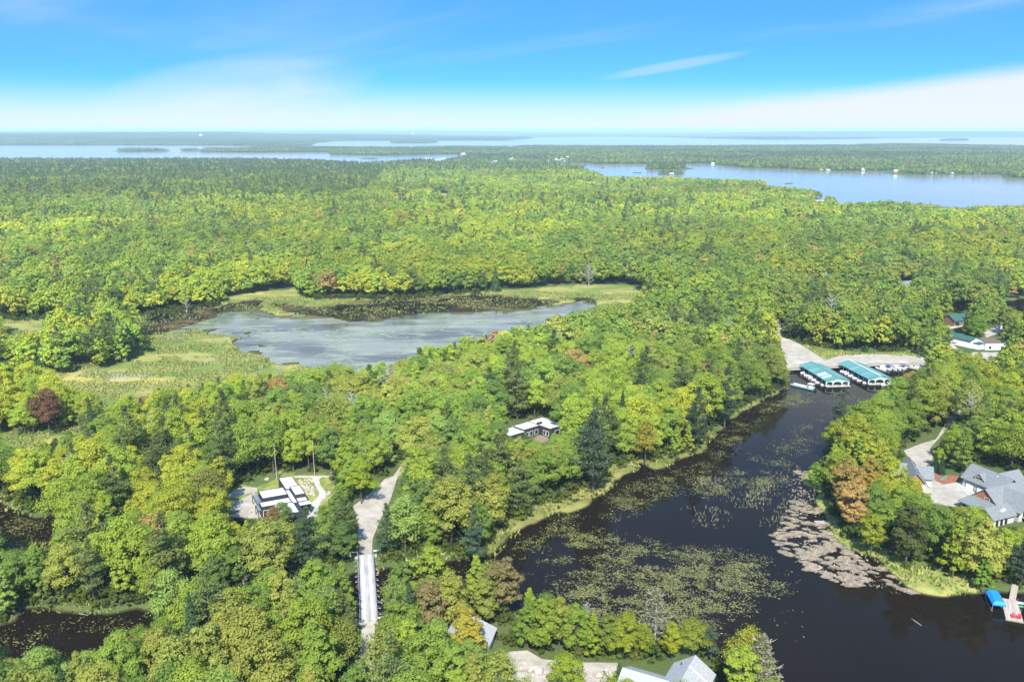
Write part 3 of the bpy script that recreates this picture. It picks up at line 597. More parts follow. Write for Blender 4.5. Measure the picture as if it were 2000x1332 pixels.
NB, NK = 18, len(KEYS); KH = np.array([SPEC[k][1] for k in KEYS]); KR = np.array([SPEC[k][2] for k in KEYS])
def plant(r0, r1, step, amax, seed, small=True):
    X, Y, rng = candidates(r0, r1, step, amax, seed); ok, sd = allowed(X, Y); X, Y, sd = X[ok], Y[ok], sd[ok]; n = len(X)
    ever = fbm(X, Y, 90, 41); pp = np.where(ever > .57, .17, .03) * (1 - .5 * sstep(400, 1200, np.hypot(X, Y))) + .07 * (sd < 22) * (np.hypot(X, Y) < 600)
    pp = pp + .26 * inside(DARKW, X, Y) * (fbm(X, Y, 130, 61) > .42)
    u = rng.random(n); idx = np.where(u < pp, np.where(rng.random(n) < .72, NB + rng.integers(0, 6, n), NB + 6 + rng.integers(0, 4, n)), rng.integers(0, NB, n))
    spire = (idx % 6 == 5) & (idx < NB) & (rng.random(n) < .35); idx[spire] = rng.integers(0, 5, spire.sum())
    s = rng.uniform(.78, 1.28, n) * (.86 + .28 * fbm(X, Y, 60, 8)); zb = GZ - .1 + hills(X, Y, sd)
    for f in (1, .78, .6, .42):
        b = blocks_view(X, Y, zb, KH[idx] * s, KR[idx] * s)
        if f == .42: break
        s = np.where(b, s * (.78 if f == 1 else .77), s)
    k = ~b; X, Y, idx, s, zb = X[k], Y[k], idx[k], s[k], zb[k]
    return X, Y, zb, idx, s, tint_for([KEYS[i] for i in idx], X, Y, rng), rng.uniform(0, 6.283, len(X))

# single trees surveyed one by one: (base x, base y, build, height m, tint, name, label)
O_ = lambda *c: np.array(c)
SPECIAL = [
 (97,846,'b00',18,(.125,.066,.040),'broadleaf_tree','rust-brown broadleaf tree standing out at the edge of the straw marsh'),
 (1645,1004,'b04',18,(.225,.165,.045),'broadleaf_tree','orange-tinged broadleaf tree on the shore behind the dead reed bed'),
 (1692,992,'b01',17,(.22,.165,.035),'broadleaf_tree','golden broadleaf tree leaning in behind the orange shore tree'),
 (1768,1108,'b10',19,(.070,.082,.024),'broadleaf_tree','dense dark olive oval tree rising over the lawn of the point'),
 (1700,1085,'b16',13,(.165,.185,.020),'broadleaf_tree','small bright yellow-green tree at the tip of the lawn point'),
 (1860,1128,'b05',17,(.165,.195,.022),'broadleaf_tree','yellow-green layered tree over the far end of the point lawn'),
 (1918,1152,'b11',11,(.12,.185,.025),'broadleaf_tree','low bright green tree at the water beside the blue boat cover'),
 (706,984,'b02',15,(.16,.205,.018),'broadleaf_tree','vivid yellow-green maple beside the gravel road bend above the bridge'),
 (412,1020,'b03',17,(.135,.135,.034),'broadleaf_tree','large olive tree overhanging the gravel pad of the flat-roofed house'),
 (536,1040,'b09',8,(.16,.10,.04),'broadleaf_tree','small reddish-brown tree against the front of the flat-roofed house'),
 (552,1034,'b08',8.5,(.10,.14,.026),'broadleaf_tree','small round green tree touching the white roof of the modern house'),
 (912,1300,'b01',14.5,(.21,.185,.028),'broadleaf_tree','mustard-yellow tree hiding the grey-roofed house beside the gravel yard'),
 (1105,1372,'b14',11,(.15,.19,.020),'broadleaf_tree','bright green tree standing alone in the middle of the gravel yard'),
 (1260,905,'b15',16,(.22,.19,.030),'broadleaf_tree','golden-yellow tree on the bank near the white rowing boat'),
 (1320,886,'b05',11,(.15,.20,.03),'broadleaf_tree','slim pale green young tree in front of the shore pines'),
 (1343,884,'b11',11,(.17,.205,.022),'broadleaf_tree','slim yellow-green young tree second along the lagoon shore pines'),
 (1905,668,'b08',15,(.10,.16,.02),'broadleaf_tree','round bright tree between the white shed and the brick cottage'),
 (1590,958,'b04',10,(.10,.165,.025),'broadleaf_tree','low bright green tree at the top of the dead reed bed'),
 (1455,1345,'b09',14,(.19,.19,.025),'broadleaf_tree','yellow tree at the water edge beside the pale bottom pine'),
 (985,1205,'b13',16,(.135,.115,.045),'broadleaf_tree','tall brownish tree at the lily-covered water near the gravel yard'),
 (840,1250,'b07',16,(.15,.125,.05),'broadleaf_tree','tan-topped tree beside the road at the near end of the bridge'),
 (1158,962,'p01',28,(.075,.105,.055),'pine_tree','tallest grey-green white pine standing over the lagoon bank'),
 (757,1088,'p02',16,(.075,.115,.055),'pine_tree','blue-green pine beside the far end of the bridge'),
 (605,1120,'p03',19,(.062,.10,.045),'pine_tree','dark feathery pine below the flat-roofed house toward the channel'),
 (928,1108,'p04',17,(.075,.12,.065),'pine_tree','bluish pine at the corner where the lagoon meets the channel'),
 (1845,722,'p05',20,(.11,.135,.06),'pine_tree','thin pale pine between the marina lot and the white shed'),
 (252,702,'p00',18,(.05,.082,.04),'pine_tree','dark pine at the end of the small wood in the marsh'),
 (1640,850,'p03',17,(.075,.10,.055),'pine_tree','grey-green pine on the lagoon shore across from the boathouses'),
 (1992,1146,'p01',14,(.07,.105,.055),'pine_tree','tall blue-green pine above the gangway of the wooden dock'),
 (1938,1106,'p00',11,(.06,.10,.045),'pine_tree','dark pine below the porch of the big shingled house'),
 (1360,878,'p02',24,(.055,.085,.045),'pine_tree','tall dark pine on the lagoon shore behind two young trees'),
 (1415,832,'p04',24,(.06,.09,.05),'pine_tree','tall shore pine standing halfway to the boathouses'),
 (1030,1266,'b05',13,(.10,.15,.025),'broadleaf_tree','pointed green tree first in the row between gravel yard and lilies'),
 (1062,1274,'b01',14,(.13,.17,.025),'broadleaf_tree','upright green tree second in the row between gravel yard and lilies'),
 (1092,1270,'b04',13.5,(.15,.165,.03),'broadleaf_tree','pale trunked olive-green tree third in the gravel yard row'),
 (1125,1278,'b07',13,(.12,.17,.025),'broadleaf_tree','bright green tree fourth in the gravel yard row'),
 (1158,1282,'b11',11,(.14,.18,.02),'broadleaf_tree','slim yellow-green tree fifth in the gravel yard row'),
 (1190,1284,'b13',11,(.11,.14,.025),'broadleaf_tree','olive tree sixth in the gravel yard row'),
 (1222,1290,'b02',11.5,(.16,.18,.02),'broadleaf_tree','yellow-green tree seventh in the gravel yard row, before the bleached pine'),
 (1254,1282,'b09',8,(.15,.185,.02),'broadleaf_tree','bright tree eighth in the row, at the foot of the bleached pine'),
 (1312,1290,'b16',10,(.17,.185,.02),'broadleaf_tree','golden-green tree behind the ridge of the silver-roofed house'),
 (1352,1284,'b08',9.5,(.14,.165,.025),'broadleaf_tree','round tree just beyond the silver ridge at the water'),
 (1208,1338,'b05',5.5,(.05,.085,.025),'broadleaf_tree','dark green bush-like tree between the gravel yard and silver roofs'),
 (1388,1290,'p04',10,(.08,.12,.06),'pine_tree','small blue-green pine at the water beyond the silver roofs'),
 (567,1350,'s00',7.5,(.05,.085,.05),'spruce_tree','small blue-green spruce by the gravel at the bottom edge'),
 (594,1352,'s01',8.5,(.05,.08,.05),'spruce_tree','taller of two small spruces by the bottom gravel'),
 (1826,922,'s02',7,(.03,.055,.025),'spruce_tree','small dark spruce at the edge of the garage drive'),
 (1838,926,'s03',7.5,(.032,.055,.028),'spruce_tree','second small dark spruce beside the red mulch bed'),
]
KI = {k: i for i, k in enumerate(KEYS)}
SPX = np.array([at(s[0], s[1])[:2] for s in SPECIAL])
NEARR = 430
X, Y, Z, I_, S_, T_, RZ = plant(118, NEARR, 6.9, 37, 1)
far_ok = np.ones(len(X), bool)
for s, (sx, sy) in zip(SPECIAL, SPX): far_ok &= np.hypot(X - sx, Y - sy) > 1.6 + s[3] * .15
X, Y, Z, I_, S_, T_, RZ = (a[far_ok] for a in (X, Y, Z, I_, S_, T_, RZ))
keys = [KEYS[i] for i in I_]
u_, v_, _d = proj(X, Y, Z + KH[I_] * S_ * .8)
inview = (u_ > -25) & (u_ < 2025) & (v_ < 1325)
dist = np.hypot(np.hypot(X, Y), CAMH)
kindc = np.array([k[0] for k in keys])
quota = {'b': 300 - sum(s[5] == 'broadleaf_tree' for s in SPECIAL), 'p': 100, 's': 40}
single = np.zeros(len(X), bool)
for kd, q in quota.items():
    c = np.nonzero(inview & (kindc == kd))[0]; single[c[np.argsort(dist[c])][:q]] = True

LAND = {'the grey bridge deck': (716,1150), 'the bend of the gravel road': (735,975), 'the white-roofed black house': (550,975), 'the flat-roofed woodland house': (1040,845), 'the white rowing boat': (1232,907), 'the teal boathouses': (1640,735),
 'the dead reed bed': (1600,1060), 'the orange shore tree': (1645,1004), 'the shingled garage': (1785,930), 'the big shingled house': (1935,975), 'the red-chaired dock': (1970,1185), 'the silver-roofed house': (1320,1330), 'the bleached dead pine': (1278,1262),
 'the boulder-strewn gravel yard': (1090,1312), 'the mustard-yellow tree': (925,1302), 'the lily-covered western pond': (70,1040), 'the black western channel': (190,1225), 'the rust-brown marsh tree': (97,846), 'the lagoon inlet': (1000,1090), 'the straw-coloured marsh': (420,755),
 'the pale pond': (830,735), 'the tall white pine': (1158,962), 'the two small spruces': (580,1350), 'the lawn of the point': (1780,1120), 'the golden bank tree': (1260,905), 'the lilies below the marina': (1440,820), 'the channel below the road': (560,1165), 'the utility poles': (600,930)}
LN = list(LAND); LP = np.array([at(*LAND[k])[:2] for k in LN])
ORD = 'first second third fourth fifth sixth seventh eighth ninth tenth eleventh twelfth thirteenth fourteenth fifteenth sixteenth seventeenth eighteenth nineteenth twentieth'.split()
def colour_word(t):
    names = ['yellow-green', 'bright green', 'green', 'deep green', 'dark green', 'olive', 'olive-gold', 'fresh green', 'tan-orange', 'reddish-brown']
    w = np.asarray(t); w = w / w.sum(); P2 = PAL / PAL.sum(1, keepdims=True); d = ((P2 - w) ** 2).sum(1) * 6 + ((PAL.sum(1) - np.sum(t)) / .3) ** 2 * .25
    return names[int(d.argmin())]
FORMW = {'round': 'round', 'oval': 'upright', 'spire': 'pointed', 'pine': 'feathery', 'spruce': 'conical'}
NOUN = {'b': 'tree', 'p': 'pine', 's': 'spruce'}
def put_tree(name, x, y, z, k, s, t, rz, label, group):
    o = thing(name, (x, y, z), rz, label, 'tree', group); o.scale = (s, s, s)
    c = inst('crown', CROWN[k], o); c['tint'] = [float(v) for v in t]
    inst('trunk', TRUNK[k], o); return o
GRP = {'b': 'broadleaf trees of the spring woods', 'p': 'pines among the spring woods', 's': 'spruces among the spring woods'}
for (px, py, k, h, t, nm, lab), (sx, sy) in zip(SPECIAL, SPX):
    put_tree(nm, sx, sy, GZ - .1, k, h / SPEC[k][1], np.array(t) * (1.75 if k[0] == 'b' and t[0] < .22 and px not in (97, 1768) else 1.5), (px * 7.1) % 6.28, lab, GRP[k[0]])
sel = np.nonzero(single)[0]
near_l = np.array([np.argmin(np.hypot(LP[:, 0] - X[i], LP[:, 1] - Y[i])) for i in sel])
desc = []
for i, l in zip(sel, near_l):
    k = keys[i]; form, H, _ = SPEC[k]; h = H * S_[i]; dx_, dy_ = X[i] - LP[l, 0], Y[i] - LP[l, 1]
    rel = 'beside' if abs(dy_) < .7 * abs(dx_) else ('behind' if dy_ > 0 else 'in front of')
    size = 'tall' if h > 15.5 else ('small' if h < 10.5 else 'mid-sized')
    cw = colour_word(T_[i]) if k[0] == 'b' else ('blue-green' if k[0] == 'p' else 'dark green')
    desc.append((f'{size} {cw} {FORMW[form]} {NOUN[k[0]]}', f'{rel} {LN[l]}', math.hypot(dx_, dy_)))
cnt = {}
for j in np.argsort([d[2] for d in desc]): cnt.setdefault(desc[j][:2], []).append(j)
LABEL = {}
for (a, b), js in cnt.items():
    for q, j in enumerate(js): LABEL[j] = f'{a} {b}' if len(js) == 1 else f'{a}, {ORD[q] if q < 20 else str(q + 1) + "th"} out {b}'
NM = {'b': 'broadleaf_tree', 'p': 'pine_tree', 's': 'spruce_tree'}
for j, i in enumerate(sel): put_tree(NM[keys[i][0]], X[i], Y[i], Z[i], keys[i], S_[i], T_[i], RZ[i], LABEL[j], GRP[keys[i][0]])
r_ = ~single
allP = [np.stack([X[r_], Y[r_], Z[r_]], 1)]
scatter('near_forest', C_NEAR, allP[0], I_[r_], S_[r_], RZ[r_], T_[r_], 'mixed spring woodland standing round the lagoon and the pond')
X, Y, Z, I_, S_, T_, RZ = plant(NEARR, 1050, 8.0, 33, 2); scatter('middle_forest', C_MID, np.stack([X, Y, Z], 1), I_, S_, RZ, T_, 'mixed spring woodland rolling away beyond the pond')
X, Y, Z, I_, S_, T_, RZ = plant(1050, 2300, 9.0, 32, 3); scatter('far_forest', C_FAR, np.stack([X, Y, Z], 1), I_, S_ * 1.05, RZ, T_, 'mixed woodland this side of the far lakes')
X, Y, rng = candidates(2300, 13500, 46, 32, 4); sd = shore_sd(X, Y); k = sd > 28; X, Y, sd = X[k], Y[k], sd[k]
TOWN = atp([(815,313),(880,309),(960,312),(1010,304),(1130,303),(1135,316),(1060,322),(960,325),(840,324)])
k = ~(inside(TOWN, X, Y) & (rng.random(len(X)) < .72)); X, Y, sd = X[k], Y[k], sd[k]
scatter('distant_woods', C_PATCH, np.stack([X, Y, GZ + hills(X, Y, sd)], 1), np.where(inside(DARKW, X, Y), rng.integers(4, 8, len(X)), np.where(fbm(X, Y, 420, 77) > .58, rng.integers(5, 8, len(X)), rng.integers(0, 6, len(X)))), rng.uniform(.85, 1.0, len(X)), rng.uniform(0, 6.283, len(X)), None, 'distant woods along the shores of the lakes')
# shore bushes and marsh scrub
X, Y, rng = candidates(140, 640, 3.1, 36, 6); sd = shore_sd(X, Y); r = np.hypot(X, Y)
mead = np.zeros(len(X), bool)
for kk, p in MEADOW_W.items(): mead |= inside(p, X, Y)
edge = np.zeros(len(X), bool)
for kk in ('marsh', 'north_bank', 'yard'): edge |= (edge_dist(MEADOW_W[kk], X, Y) < 5) & (sd > 12)
grav = np.zeros(len(X), bool)
for p in GRAVEL_W.values(): grav |= inside(p, X, Y) | (edge_dist(p, X, Y) < 1.8)
for p in KEEP: grav |= inside(p, X, Y)
k = (sd > .4) & ~grav & (((sd < 10) & ~mead & (rng.random(len(X)) < .85)) | (edge & (rng.random(len(X)) < .5)) | (mead & (fbm(X, Y, 26, 51) > .66) & (rng.random(len(X)) < .06)) | (inside(MEADOW_W['north_bank'], X, Y) & (rng.random(len(X)) < .62)) | (~mead & (rng.random(len(X)) < .5)))
X, Y, sd = X[k], Y[k], sd[k]; s = rng.uniform(.4, 1.25, len(X)) * np.where(sd < 3, .7, 1)
b = blocks_view(X, Y, np.full(len(X), GZ), 3.2 * s, 2 * s); s = np.where(b, s * .38, s); zb = np.clip(sd * .55, 0, GZ) - .1
T = PAL[rng.choice([1, 2, 3, 5, 7, 3, 2], len(X))] * rng.uniform(.7, 1.05, (len(X), 1))
scatter('undergrowth', C_BUSH, np.stack([X, Y, zb], 1), rng.integers(0, 3, len(X)), s, rng.uniform(0, 6.283, len(X)), T, 'low bushes and undergrowth along the banks and in the woods')

# air: one even box of haze round the camera and all the land
hz = MB().box(-51000, 51000, -51000, 51000, -3, 136).build('haze', None)
haze_m = bpy.data.materials.new('haze'); haze_m.use_nodes = True; t_ = haze_m.node_tree; t_.nodes.remove(t_.nodes['Principled BSDF'])
pv = t_.nodes.new('ShaderNodeVolumePrincipled'); pv.inputs['Color'].default_value = (.56, .83, 1.0, 1); pv.inputs['Density'].default_value = HAZE; t_.links.new(pv.outputs[0], t_.nodes['Material Output'].inputs['Volume'])
hz.data.materials.append(haze_m); tag(hz, 'thin summer haze over the land and lakes', kind='stuff')

# gravel sheets
gravel_m = mat('gravel', (.33, .30, .25), (.245, .22, .18), .5, .95, 6, .3, 3, c3=(.37, .345, .30), s3=.12)
for k, p in GRAVEL_W.items():
    m = MB(); zz = GZ + .035 + .004 * list(GRAVEL_W).index(k); m.add([(x, y, zz) for x, y in p], [tuple(range(len(p)))])
    me = m.mesh('gravel', gravel_m)
    import bmesh
    b = bmesh.new(); b.from_mesh(me); bmesh.ops.triangulate(b, faces=b.faces[:])
    for f in b.faces:
        if f.normal.z < 0: f.normal_flip()
    b.to_mesh(me); b.free()
    tag(inst({'bridge_road': 'gravel_road', 'south_road': 'gravel_road', 'marina_lot': 'gravel_lot', 'garage_drive': 'gravel_drive'}.get(k, 'gravel_path'), me), 'pale gravel ' + k.replace('_', ' '), kind='structure')

# ------------------------------------------------------------------ things people built
M_ = dict(
 black=mat('black_cladding', (.022, .023, .025), (.035, .036, .038), 2, .6, stretch=(1, 1, .1)),
 membrane=mat('white_roof_membrane', (.52, .53, .53), (.43, .44, .44), .35, .7, 6, c3=(.34, .34, .33), s3=.25),
 pale_roof=mat('pale_roof_membrane', (.50, .49, .46), (.42, .41, .38), .4, .8, 6, c3=(.34, .33, .31), s3=.22),
 shingle=mat('grey_shingles', (.17, .185, .19), (.115, .127, .133), 2.2, .9, 8, .4, 9, c3=(.15, .165, .17), s3=.3),
 silver=mat('silver_shingles', (.31, .32, .32), (.24, .25, .25), 2.5, .85, 8, .4, 9),
 teal=mat('teal_metal_roof', (.085, .215, .205), (.07, .185, .175), 1.2, .5, 5, stretch=(.15, 2.2, 1), c3=(.13, .25, .235), s3=.2),
 teal_pale=mat('faded_roof_panel', (.45, .55, .54), (.33, .47, .46), 1.5, .5, stretch=(.2, 2, 1)),
 arch=mat('pale_teal_boards', (.30, .42, .40), (.25, .36, .34), 1, .7),
 green_roof=mat('dark_green_roof', (.025, .075, .062), (.035, .09, .075), 1.5, .6, stretch=(3, .4, 1)),
 brown_roof=mat('brown_roof', (.10, .07, .055), (.14, .10, .08), 1, .85, 6),
 white=mat('white_paint', (.72, .72, .70), (.64, .64, .62), .8, .6, 6),
 trim=mat('pale_trim', (.60, .60, .57), (.52, .52, .5), 1, .6),
 siding=mat('pale_grey_siding', (.42, .43, .42), (.36, .37, .36), 1.2, .8, stretch=(.2, .2, 4)),
 cedar=mat('cedar_shakes', (.36, .15, .06), (.27, .105, .04), 3, .85, 6, stretch=(1, 1, 2)),
 brick=mat('orange_brick', (.21, .115, .08), (.16, .09, .065), 2.5, .9, 6),
 glass=mat('dark_glass', (.012, .016, .02), (.02, .026, .032), .6, .08, spec=.6),
 bluegrey=mat('blue_grey_slats', (.14, .20, .25), (.11, .16, .2), 1, .5),
 plank=mat('weathered_planks', (.36, .32, .27), (.25, .22, .18), 1.2, .9, 6, stretch=(4, .5, 1)),
 timber=mat('timber', (.22, .17, .115), (.15, .115, .08), 2, .9, 5, stretch=(1, 1, .3)),
 deck=mat('bridge_deck', (.36, .35, .33), (.27, .265, .25), .6, .7, 7, stretch=(2.5, .35, 1), c3=(.22, .23, .23), s3=.5),
 planking=mat('pale_runner_boards', (.44, .43, .41), (.36, .35, .34), .7, .85, 7, stretch=(3, .6, 1)),
 steel=mat('galvanised_steel', (.50, .51, .51), (.4, .41, .41), 2, .45, metal=.5),
 concrete=mat('concrete', (.36, .35, .32), (.28, .27, .25), .8, .9, 6),
 rock=mat('rock', (.38, .345, .30), (.24, .215, .185), 1.1, .95, 7, .5, 4),
 hull=mat('white_gelcoat', (.74, .74, .72), (.68, .68, .66), 1, .25, spec=.5), vinyl=mat('tan_upholstery', (.34, .29, .23), (.26, .22, .18), 3, .7),
 motor=mat('black_motor', (.02, .02, .022), (.03, .03, .03), 2, .35), cover=mat('grey_boat_cover', (.20, .22, .25), (.15, .17, .2), 2, .8), cover_b=mat('blue_boat_cover', (.05, .10, .22), (.04, .08, .18), 2, .8),
 canopy=mat('bright_blue_canopy', (.012, .20, .62), (.010, .17, .55), 1.2, .6), red=mat('red_plastic', (.50, .025, .03), (.42, .02, .025), 3, .45),
 canoe=mat('green_canoe', (.06, .25, .17), (.05, .21, .145), 2, .4), barge=mat('teal_barge_paint', (.04, .17, .20), (.03, .12, .15), 1, .5), mulch=mat('red_mulch', (.24, .10, .055), (.17, .07, .04), 1.5, .95, 7, .4, 5),
 lawn=mat('lawn', (.05, .09, .018), (.085, .115, .03), .6, .95, 6, .4, 3), paving=mat('pale_paving', (.40, .38, .34), (.32, .30, .27), .7, .9, 6))
def AT(x, y, z=GZ): return Vector(at(x, y, z))
def sheet(name, pts, m, z, label, parent=None):
    p = [at(x, y, GZ) for x, y in pts]; me = bpy.data.meshes.new(name); b = bmesh.new(); b.faces.new([b.verts.new((q[0], q[1], z)) for q in p]); bmesh.ops.triangulate(b, faces=b.faces[:])
    for f in b.faces:
        if f.normal.z < 0: f.normal_flip()
    b.to_mesh(me); b.free(); me.materials.append(m); return tag(inst(name, me, parent), label, kind='structure')
def gable(m, x0, x1, y0, y1, ze, zr, ax='x', t=.22, oh=.0, mid=None):
    """Two roof slopes as solid slabs, ridge along ax."""
    if ax == 'x':
        c = (y0 + y1) / 2 if mid is None else mid
        m.slab([(x0, y0, ze), (x1, y0, ze), (x1, c, zr), (x0, c, zr)], t); m.slab([(x0, c, zr), (x1, c, zr), (x1, y1, ze), (x0, y1, ze)], t)
    else:
        c = (x0 + x1) / 2 if mid is None else mid
        m.slab([(x0, y1, ze), (x0, y0, ze), (c, y0, zr), (c, y1, zr)], t); m.slab([(c, y1, zr), (c, y0, zr), (x1, y0, ze), (x1, y1, ze)], t)
    return m
def pent(m, x0, x1, y0, y1, z0, ze, zr, ax='x'):
    """House body with gable ends (ridge along ax)."""
    if ax == 'x':
        c = (y0 + y1) / 2; e = [[(x, y0, z0), (x, y1, z0), (x, y1, ze), (x, c, zr), (x, y0, ze)] for x in (x0, x1)]
    else:
        c = (x0 + x1) / 2; e = [[(x0, y, z0), (x1, y, z0), (x1, y, ze), (c, y, zr), (x0, y, ze)] for y in (y0, y1)]
    v = e[0] + e[1]; return m.add(v, [(0, 1, 2, 3, 4), (9, 8, 7, 6, 5), (0, 4, 9, 5), (1, 6, 7, 2), (0, 5, 6, 1), (4, 3, 8, 9), (3, 2, 7, 8)])
def window(parent, p, w, h, nx, ny, name='window', frame=True, n=1):
    """Window on a wall: p = lower middle, (nx, ny) = outward direction; frame, then panes as sub-parts."""
    a = math.atan2(ny, nx) + math.pi / 2; f = MB()
    for s in (-1, 1): f.box(s * w / 2 - .06, s * w / 2 + .06, -.05, .05, 0, h)
    f.box(-w / 2 + .06, w / 2 - .06, -.05, .05, 0, .1); f.box(-w / 2 + .06, w / 2 - .06, -.05, .05, h - .1, h)
    o = f.build(name, M_['trim'], parent, p, a); pw = (w - .12) / n
    for i in range(n): MB().box(-w / 2 + .06 + i * pw + (.04 if i else 0), -w / 2 + .06 + (i + 1) * pw, -.02, .02, .1, h - .1).build('pane', M_['glass'], o)
    return o

# bridge
zb = 1.75
b0, b1 = (AT(714, 1083, zb)), (AT(720.5, 1212, zb)); bc = (b0 + b1) / 2; bl = (b0 - b1).length / 2; brz = math.atan2(b0.y - b1.y, b0.x - b1.x) - math.pi / 2
br = thing('road_bridge', (bc.x, bc.y, 0), brz, 'narrow single-lane bridge with pale grey deck and thin steel railings over the dark channel', 'bridge')
bw = 1.95
MB().box(-bw, bw, -bl, bl, zb - .22, zb).build('deck', M_['deck'], br)
for s in (-1, 1): MB().box(s * .95 - .38, s * .95 + .38, -bl + .1, bl - .1, zb + .002, zb + .05).build('runner', M_['planking'], br)
for s in (-1, 1):
    MB().box(s * 1.5 - .16, s * 1.5 + .16, -bl, bl, zb - 1.0, zb - .223).build('girder', M_['steel'], br)
    MB().box(s * (bw + .10) - .05, s * (bw + .10) + .05, -bl - 1.2, bl + 1.6, zb + 1.0, zb + 1.1).build('top_rail', M_['steel'], br)
    MB().box(s * (bw + .10) - .04, s * (bw + .10) + .04, -bl - 1.2, bl + 1.6, zb + .5, zb + .58).build('middle_rail', M_['steel'], br)
    MB().box(s * bw - .1, s * bw + .1, -bl, bl, zb + .003, zb + .16).build('kerb', M_['timber'], br)
post = MB().box(-.06, .06, -.06, .06, -.2, 1.08).mesh('post', M_['steel']); strut = MB().tube((0, 0, .6), (.85, 0, -.28), .05, n=4).box(-.1, .95, -.06, .06, -.36, -.26).mesh('outrigger', M_['steel'])
np_ = 13
for s in (-1, 1):
    for i in range(np_):
        y = -bl + .2 + (2 * bl - .4) * i / (np_ - 1); inst('post', post, br, (s * (bw + .10), y, zb)); inst('outrigger', strut, br, (s * (bw + .12), y, zb), (0, 0, 0 if s > 0 else math.pi))
for s in (-1, 1): MB().box(-3.0, 3.0, s * bl - .6, s * bl + .6, -1.5, zb - .24).build('abutment', M_['concrete'], br)
for sy in (-1, 1):
    for sx in (-1, 1): MB().slab([(sx * 2.1, sy * (bl + .4), zb + .9), (sx * 4.3, sy * (bl + .4) + .7, zb + .7), (sx * 4.3, sy * (bl + .4) + .8, zb + .7), (sx * 2.1, sy * (bl + .4) + .12, zb + .9)], .35).tube((sx * 4.1, sy * (bl + .4) + .7, 0), (sx * 4.1, sy * (bl + .4) + .7, zb + .5), .09).build('guard_rail', M_['trim'], br)

# modern flat-roofed house
mh = thing('modern_house', AT(568.5, 968, 1.0), math.radians(26.5), 'low modern house of black blocks with bright white flat roofs in a clearing', 'house')
mhx = at(480 + 1180 / 13.32, 920 + 640 / 13.32, 5.0); mh.location = (mhx[0], mhx[1], GZ)
def block(parent, x0, x1, y0, y1, h, roof='membrane', wall='black', par=.18):
    MB().box(x0, x1, y0, y1, -.3, h - .25).build('wall', M_[wall], parent)
    r = MB().box(x0 + par, x1 - par, y0 + par, y1 - par, h - .247, h - .12).build('roof', M_[roof], parent)
    e = MB(); e.box(x0 - .02, x1 + .02, y0 - .02, y0 + par, h - .247, h); e.box(x0 - .02, x1 + .02, y1 - par, y1 + .02, h - .247, h); e.box(x0 - .02, x0 + par, y0 + par, y1 - par, h - .247, h); e.box(x1 - par, x1 + .02, y0 + par, y1 - par, h - .247, h); e.build('parapet', M_[wall], r)
block(mh, -8.5, -.75, 1.15, 7.6, 4.3); block(mh, -9.8, -.72, -3.9, -.05, 3.7); block(mh, -6.4, -.35, -12.3, -3.93, 3.7); block(mh, -.2, 4.2, 6.65, 17.2, 3.7)
block(mh, .95, 4.1, -1.35, 6.2, 4.6); block(mh, -.7, .92, -5.0, 6.6, 3.6); block(mh, 1.0, 4.2, -4.6, -1.38, 3.6); MB().box(-.3, .97, -12.3, -5.05, -.3, 3.4).build('wall', M_['black'], mh)
MB().box(1.1, 4.6, -6.5, -4.63, 3.05, 3.4).build('carport_roof', M_['membrane'], mh); MB().box(4.3, 4.55, -6.5, -4.65, -.3, 3.04).build('carport_wall', M_['black'], mh); MB().box(1.0, 4.3, -6.6, -4.7, -.2, .15).build('carport_floor', M_['concrete'], mh)
for x0, x1, y0, y1, k in ((-10.3, -8.55, 1.1, 8.4, 8), (-11.0, -9.85, -4.6, .0, 5)):
    pg = MB().box(x0, x0 + .15, y0, y1, 2.7, 3.0).box(x1 - .15, x1, y0, y1, 2.7, 3.0).box(x0, x0 + .2, y0, y0 + .2, -.3, 2.7).box(x0, x0 + .2, y1 - .2, y1, -.3, 2.7).build('pergola', M_['black'], mh)
    for i in range(k):
        y = y0 + .2 + (y1 - y0 - .6) * i / (k - 1); MB().box(x0 + .15, x1 - .15, y, y + .42, 2.78, 2.95).build('slat', M_['bluegrey'], pg)
MB().box(-8.4, -1.0, .0, 1.1, -.1, 3.0).build('glazing', M_['glass'], mh)
for y in (-10.6, -8.0, -6.0): window(mh, (-.28 + 1.27, y, .6), 1.3, 1.7, 1, 0)
for x in (-5.4, -3.4): window(mh, (x, -12.34, .5), 1.5, 2.0, 0, -1, n=2)
for x in (-8.8, -7.2): window(mh, (x, -3.94, .3), 1.2, 2.2, 0, -1)
MB().tube((-3.6, -6.4, 3.6), (-3.6, -6.4, 4.3), .28, n=10).tube((-3.6, -6.4, 4.3), (-3.6, -6.4, 4.5), .38, n=10).build('chimney', M_['steel'], mh)
MB().tube((-7.8, -2.4, 3.6), (-7.8, -2.4, 4.2), .09).build('vent_pipe', M_['steel'], mh)
sheet('yard_gravel', [(443,988),(470,976),(497,962),(505,975),(545,1000),(560,1016),(505,1012),(450,1012)], gravel_m, GZ + .10, 'pale gravel pad beside the flat-roofed house')
sheet('garden_path', [(444,970),(455,958),(478,951),(502,953),(503,961),(480,966),(452,975)], gravel_m, GZ + .11, 'narrow pale path behind the gravel pad')
sheet('garden_path', [(575,930),(610,929.5),(646,929.5),(647,932),(628,932.5),(623,938),(627,950),(637,962),(636,972),(626,981),(626,991),(612,997),(590,1012),(585,1008),(604,992),(608,982),(622,970),(623,961),(616,950),(610,934),(574,933)], M_['paving'], GZ + .12, 'curving pale path past the rock garden of the flat-roofed house')
sheet('parking_pad', [(584,1009),(604,998),(630,992),(640,1008),(612,1020),(590,1022)], M_['concrete'], GZ + .09, 'grey parking pad in front of the carport')
sheet('lawn', [(500,952),(520,944),(545,932),(552,925),(500,926),(470,940),(480,948)], M_['lawn'], GZ + .07, 'mown lawn behind the flat-roofed house')
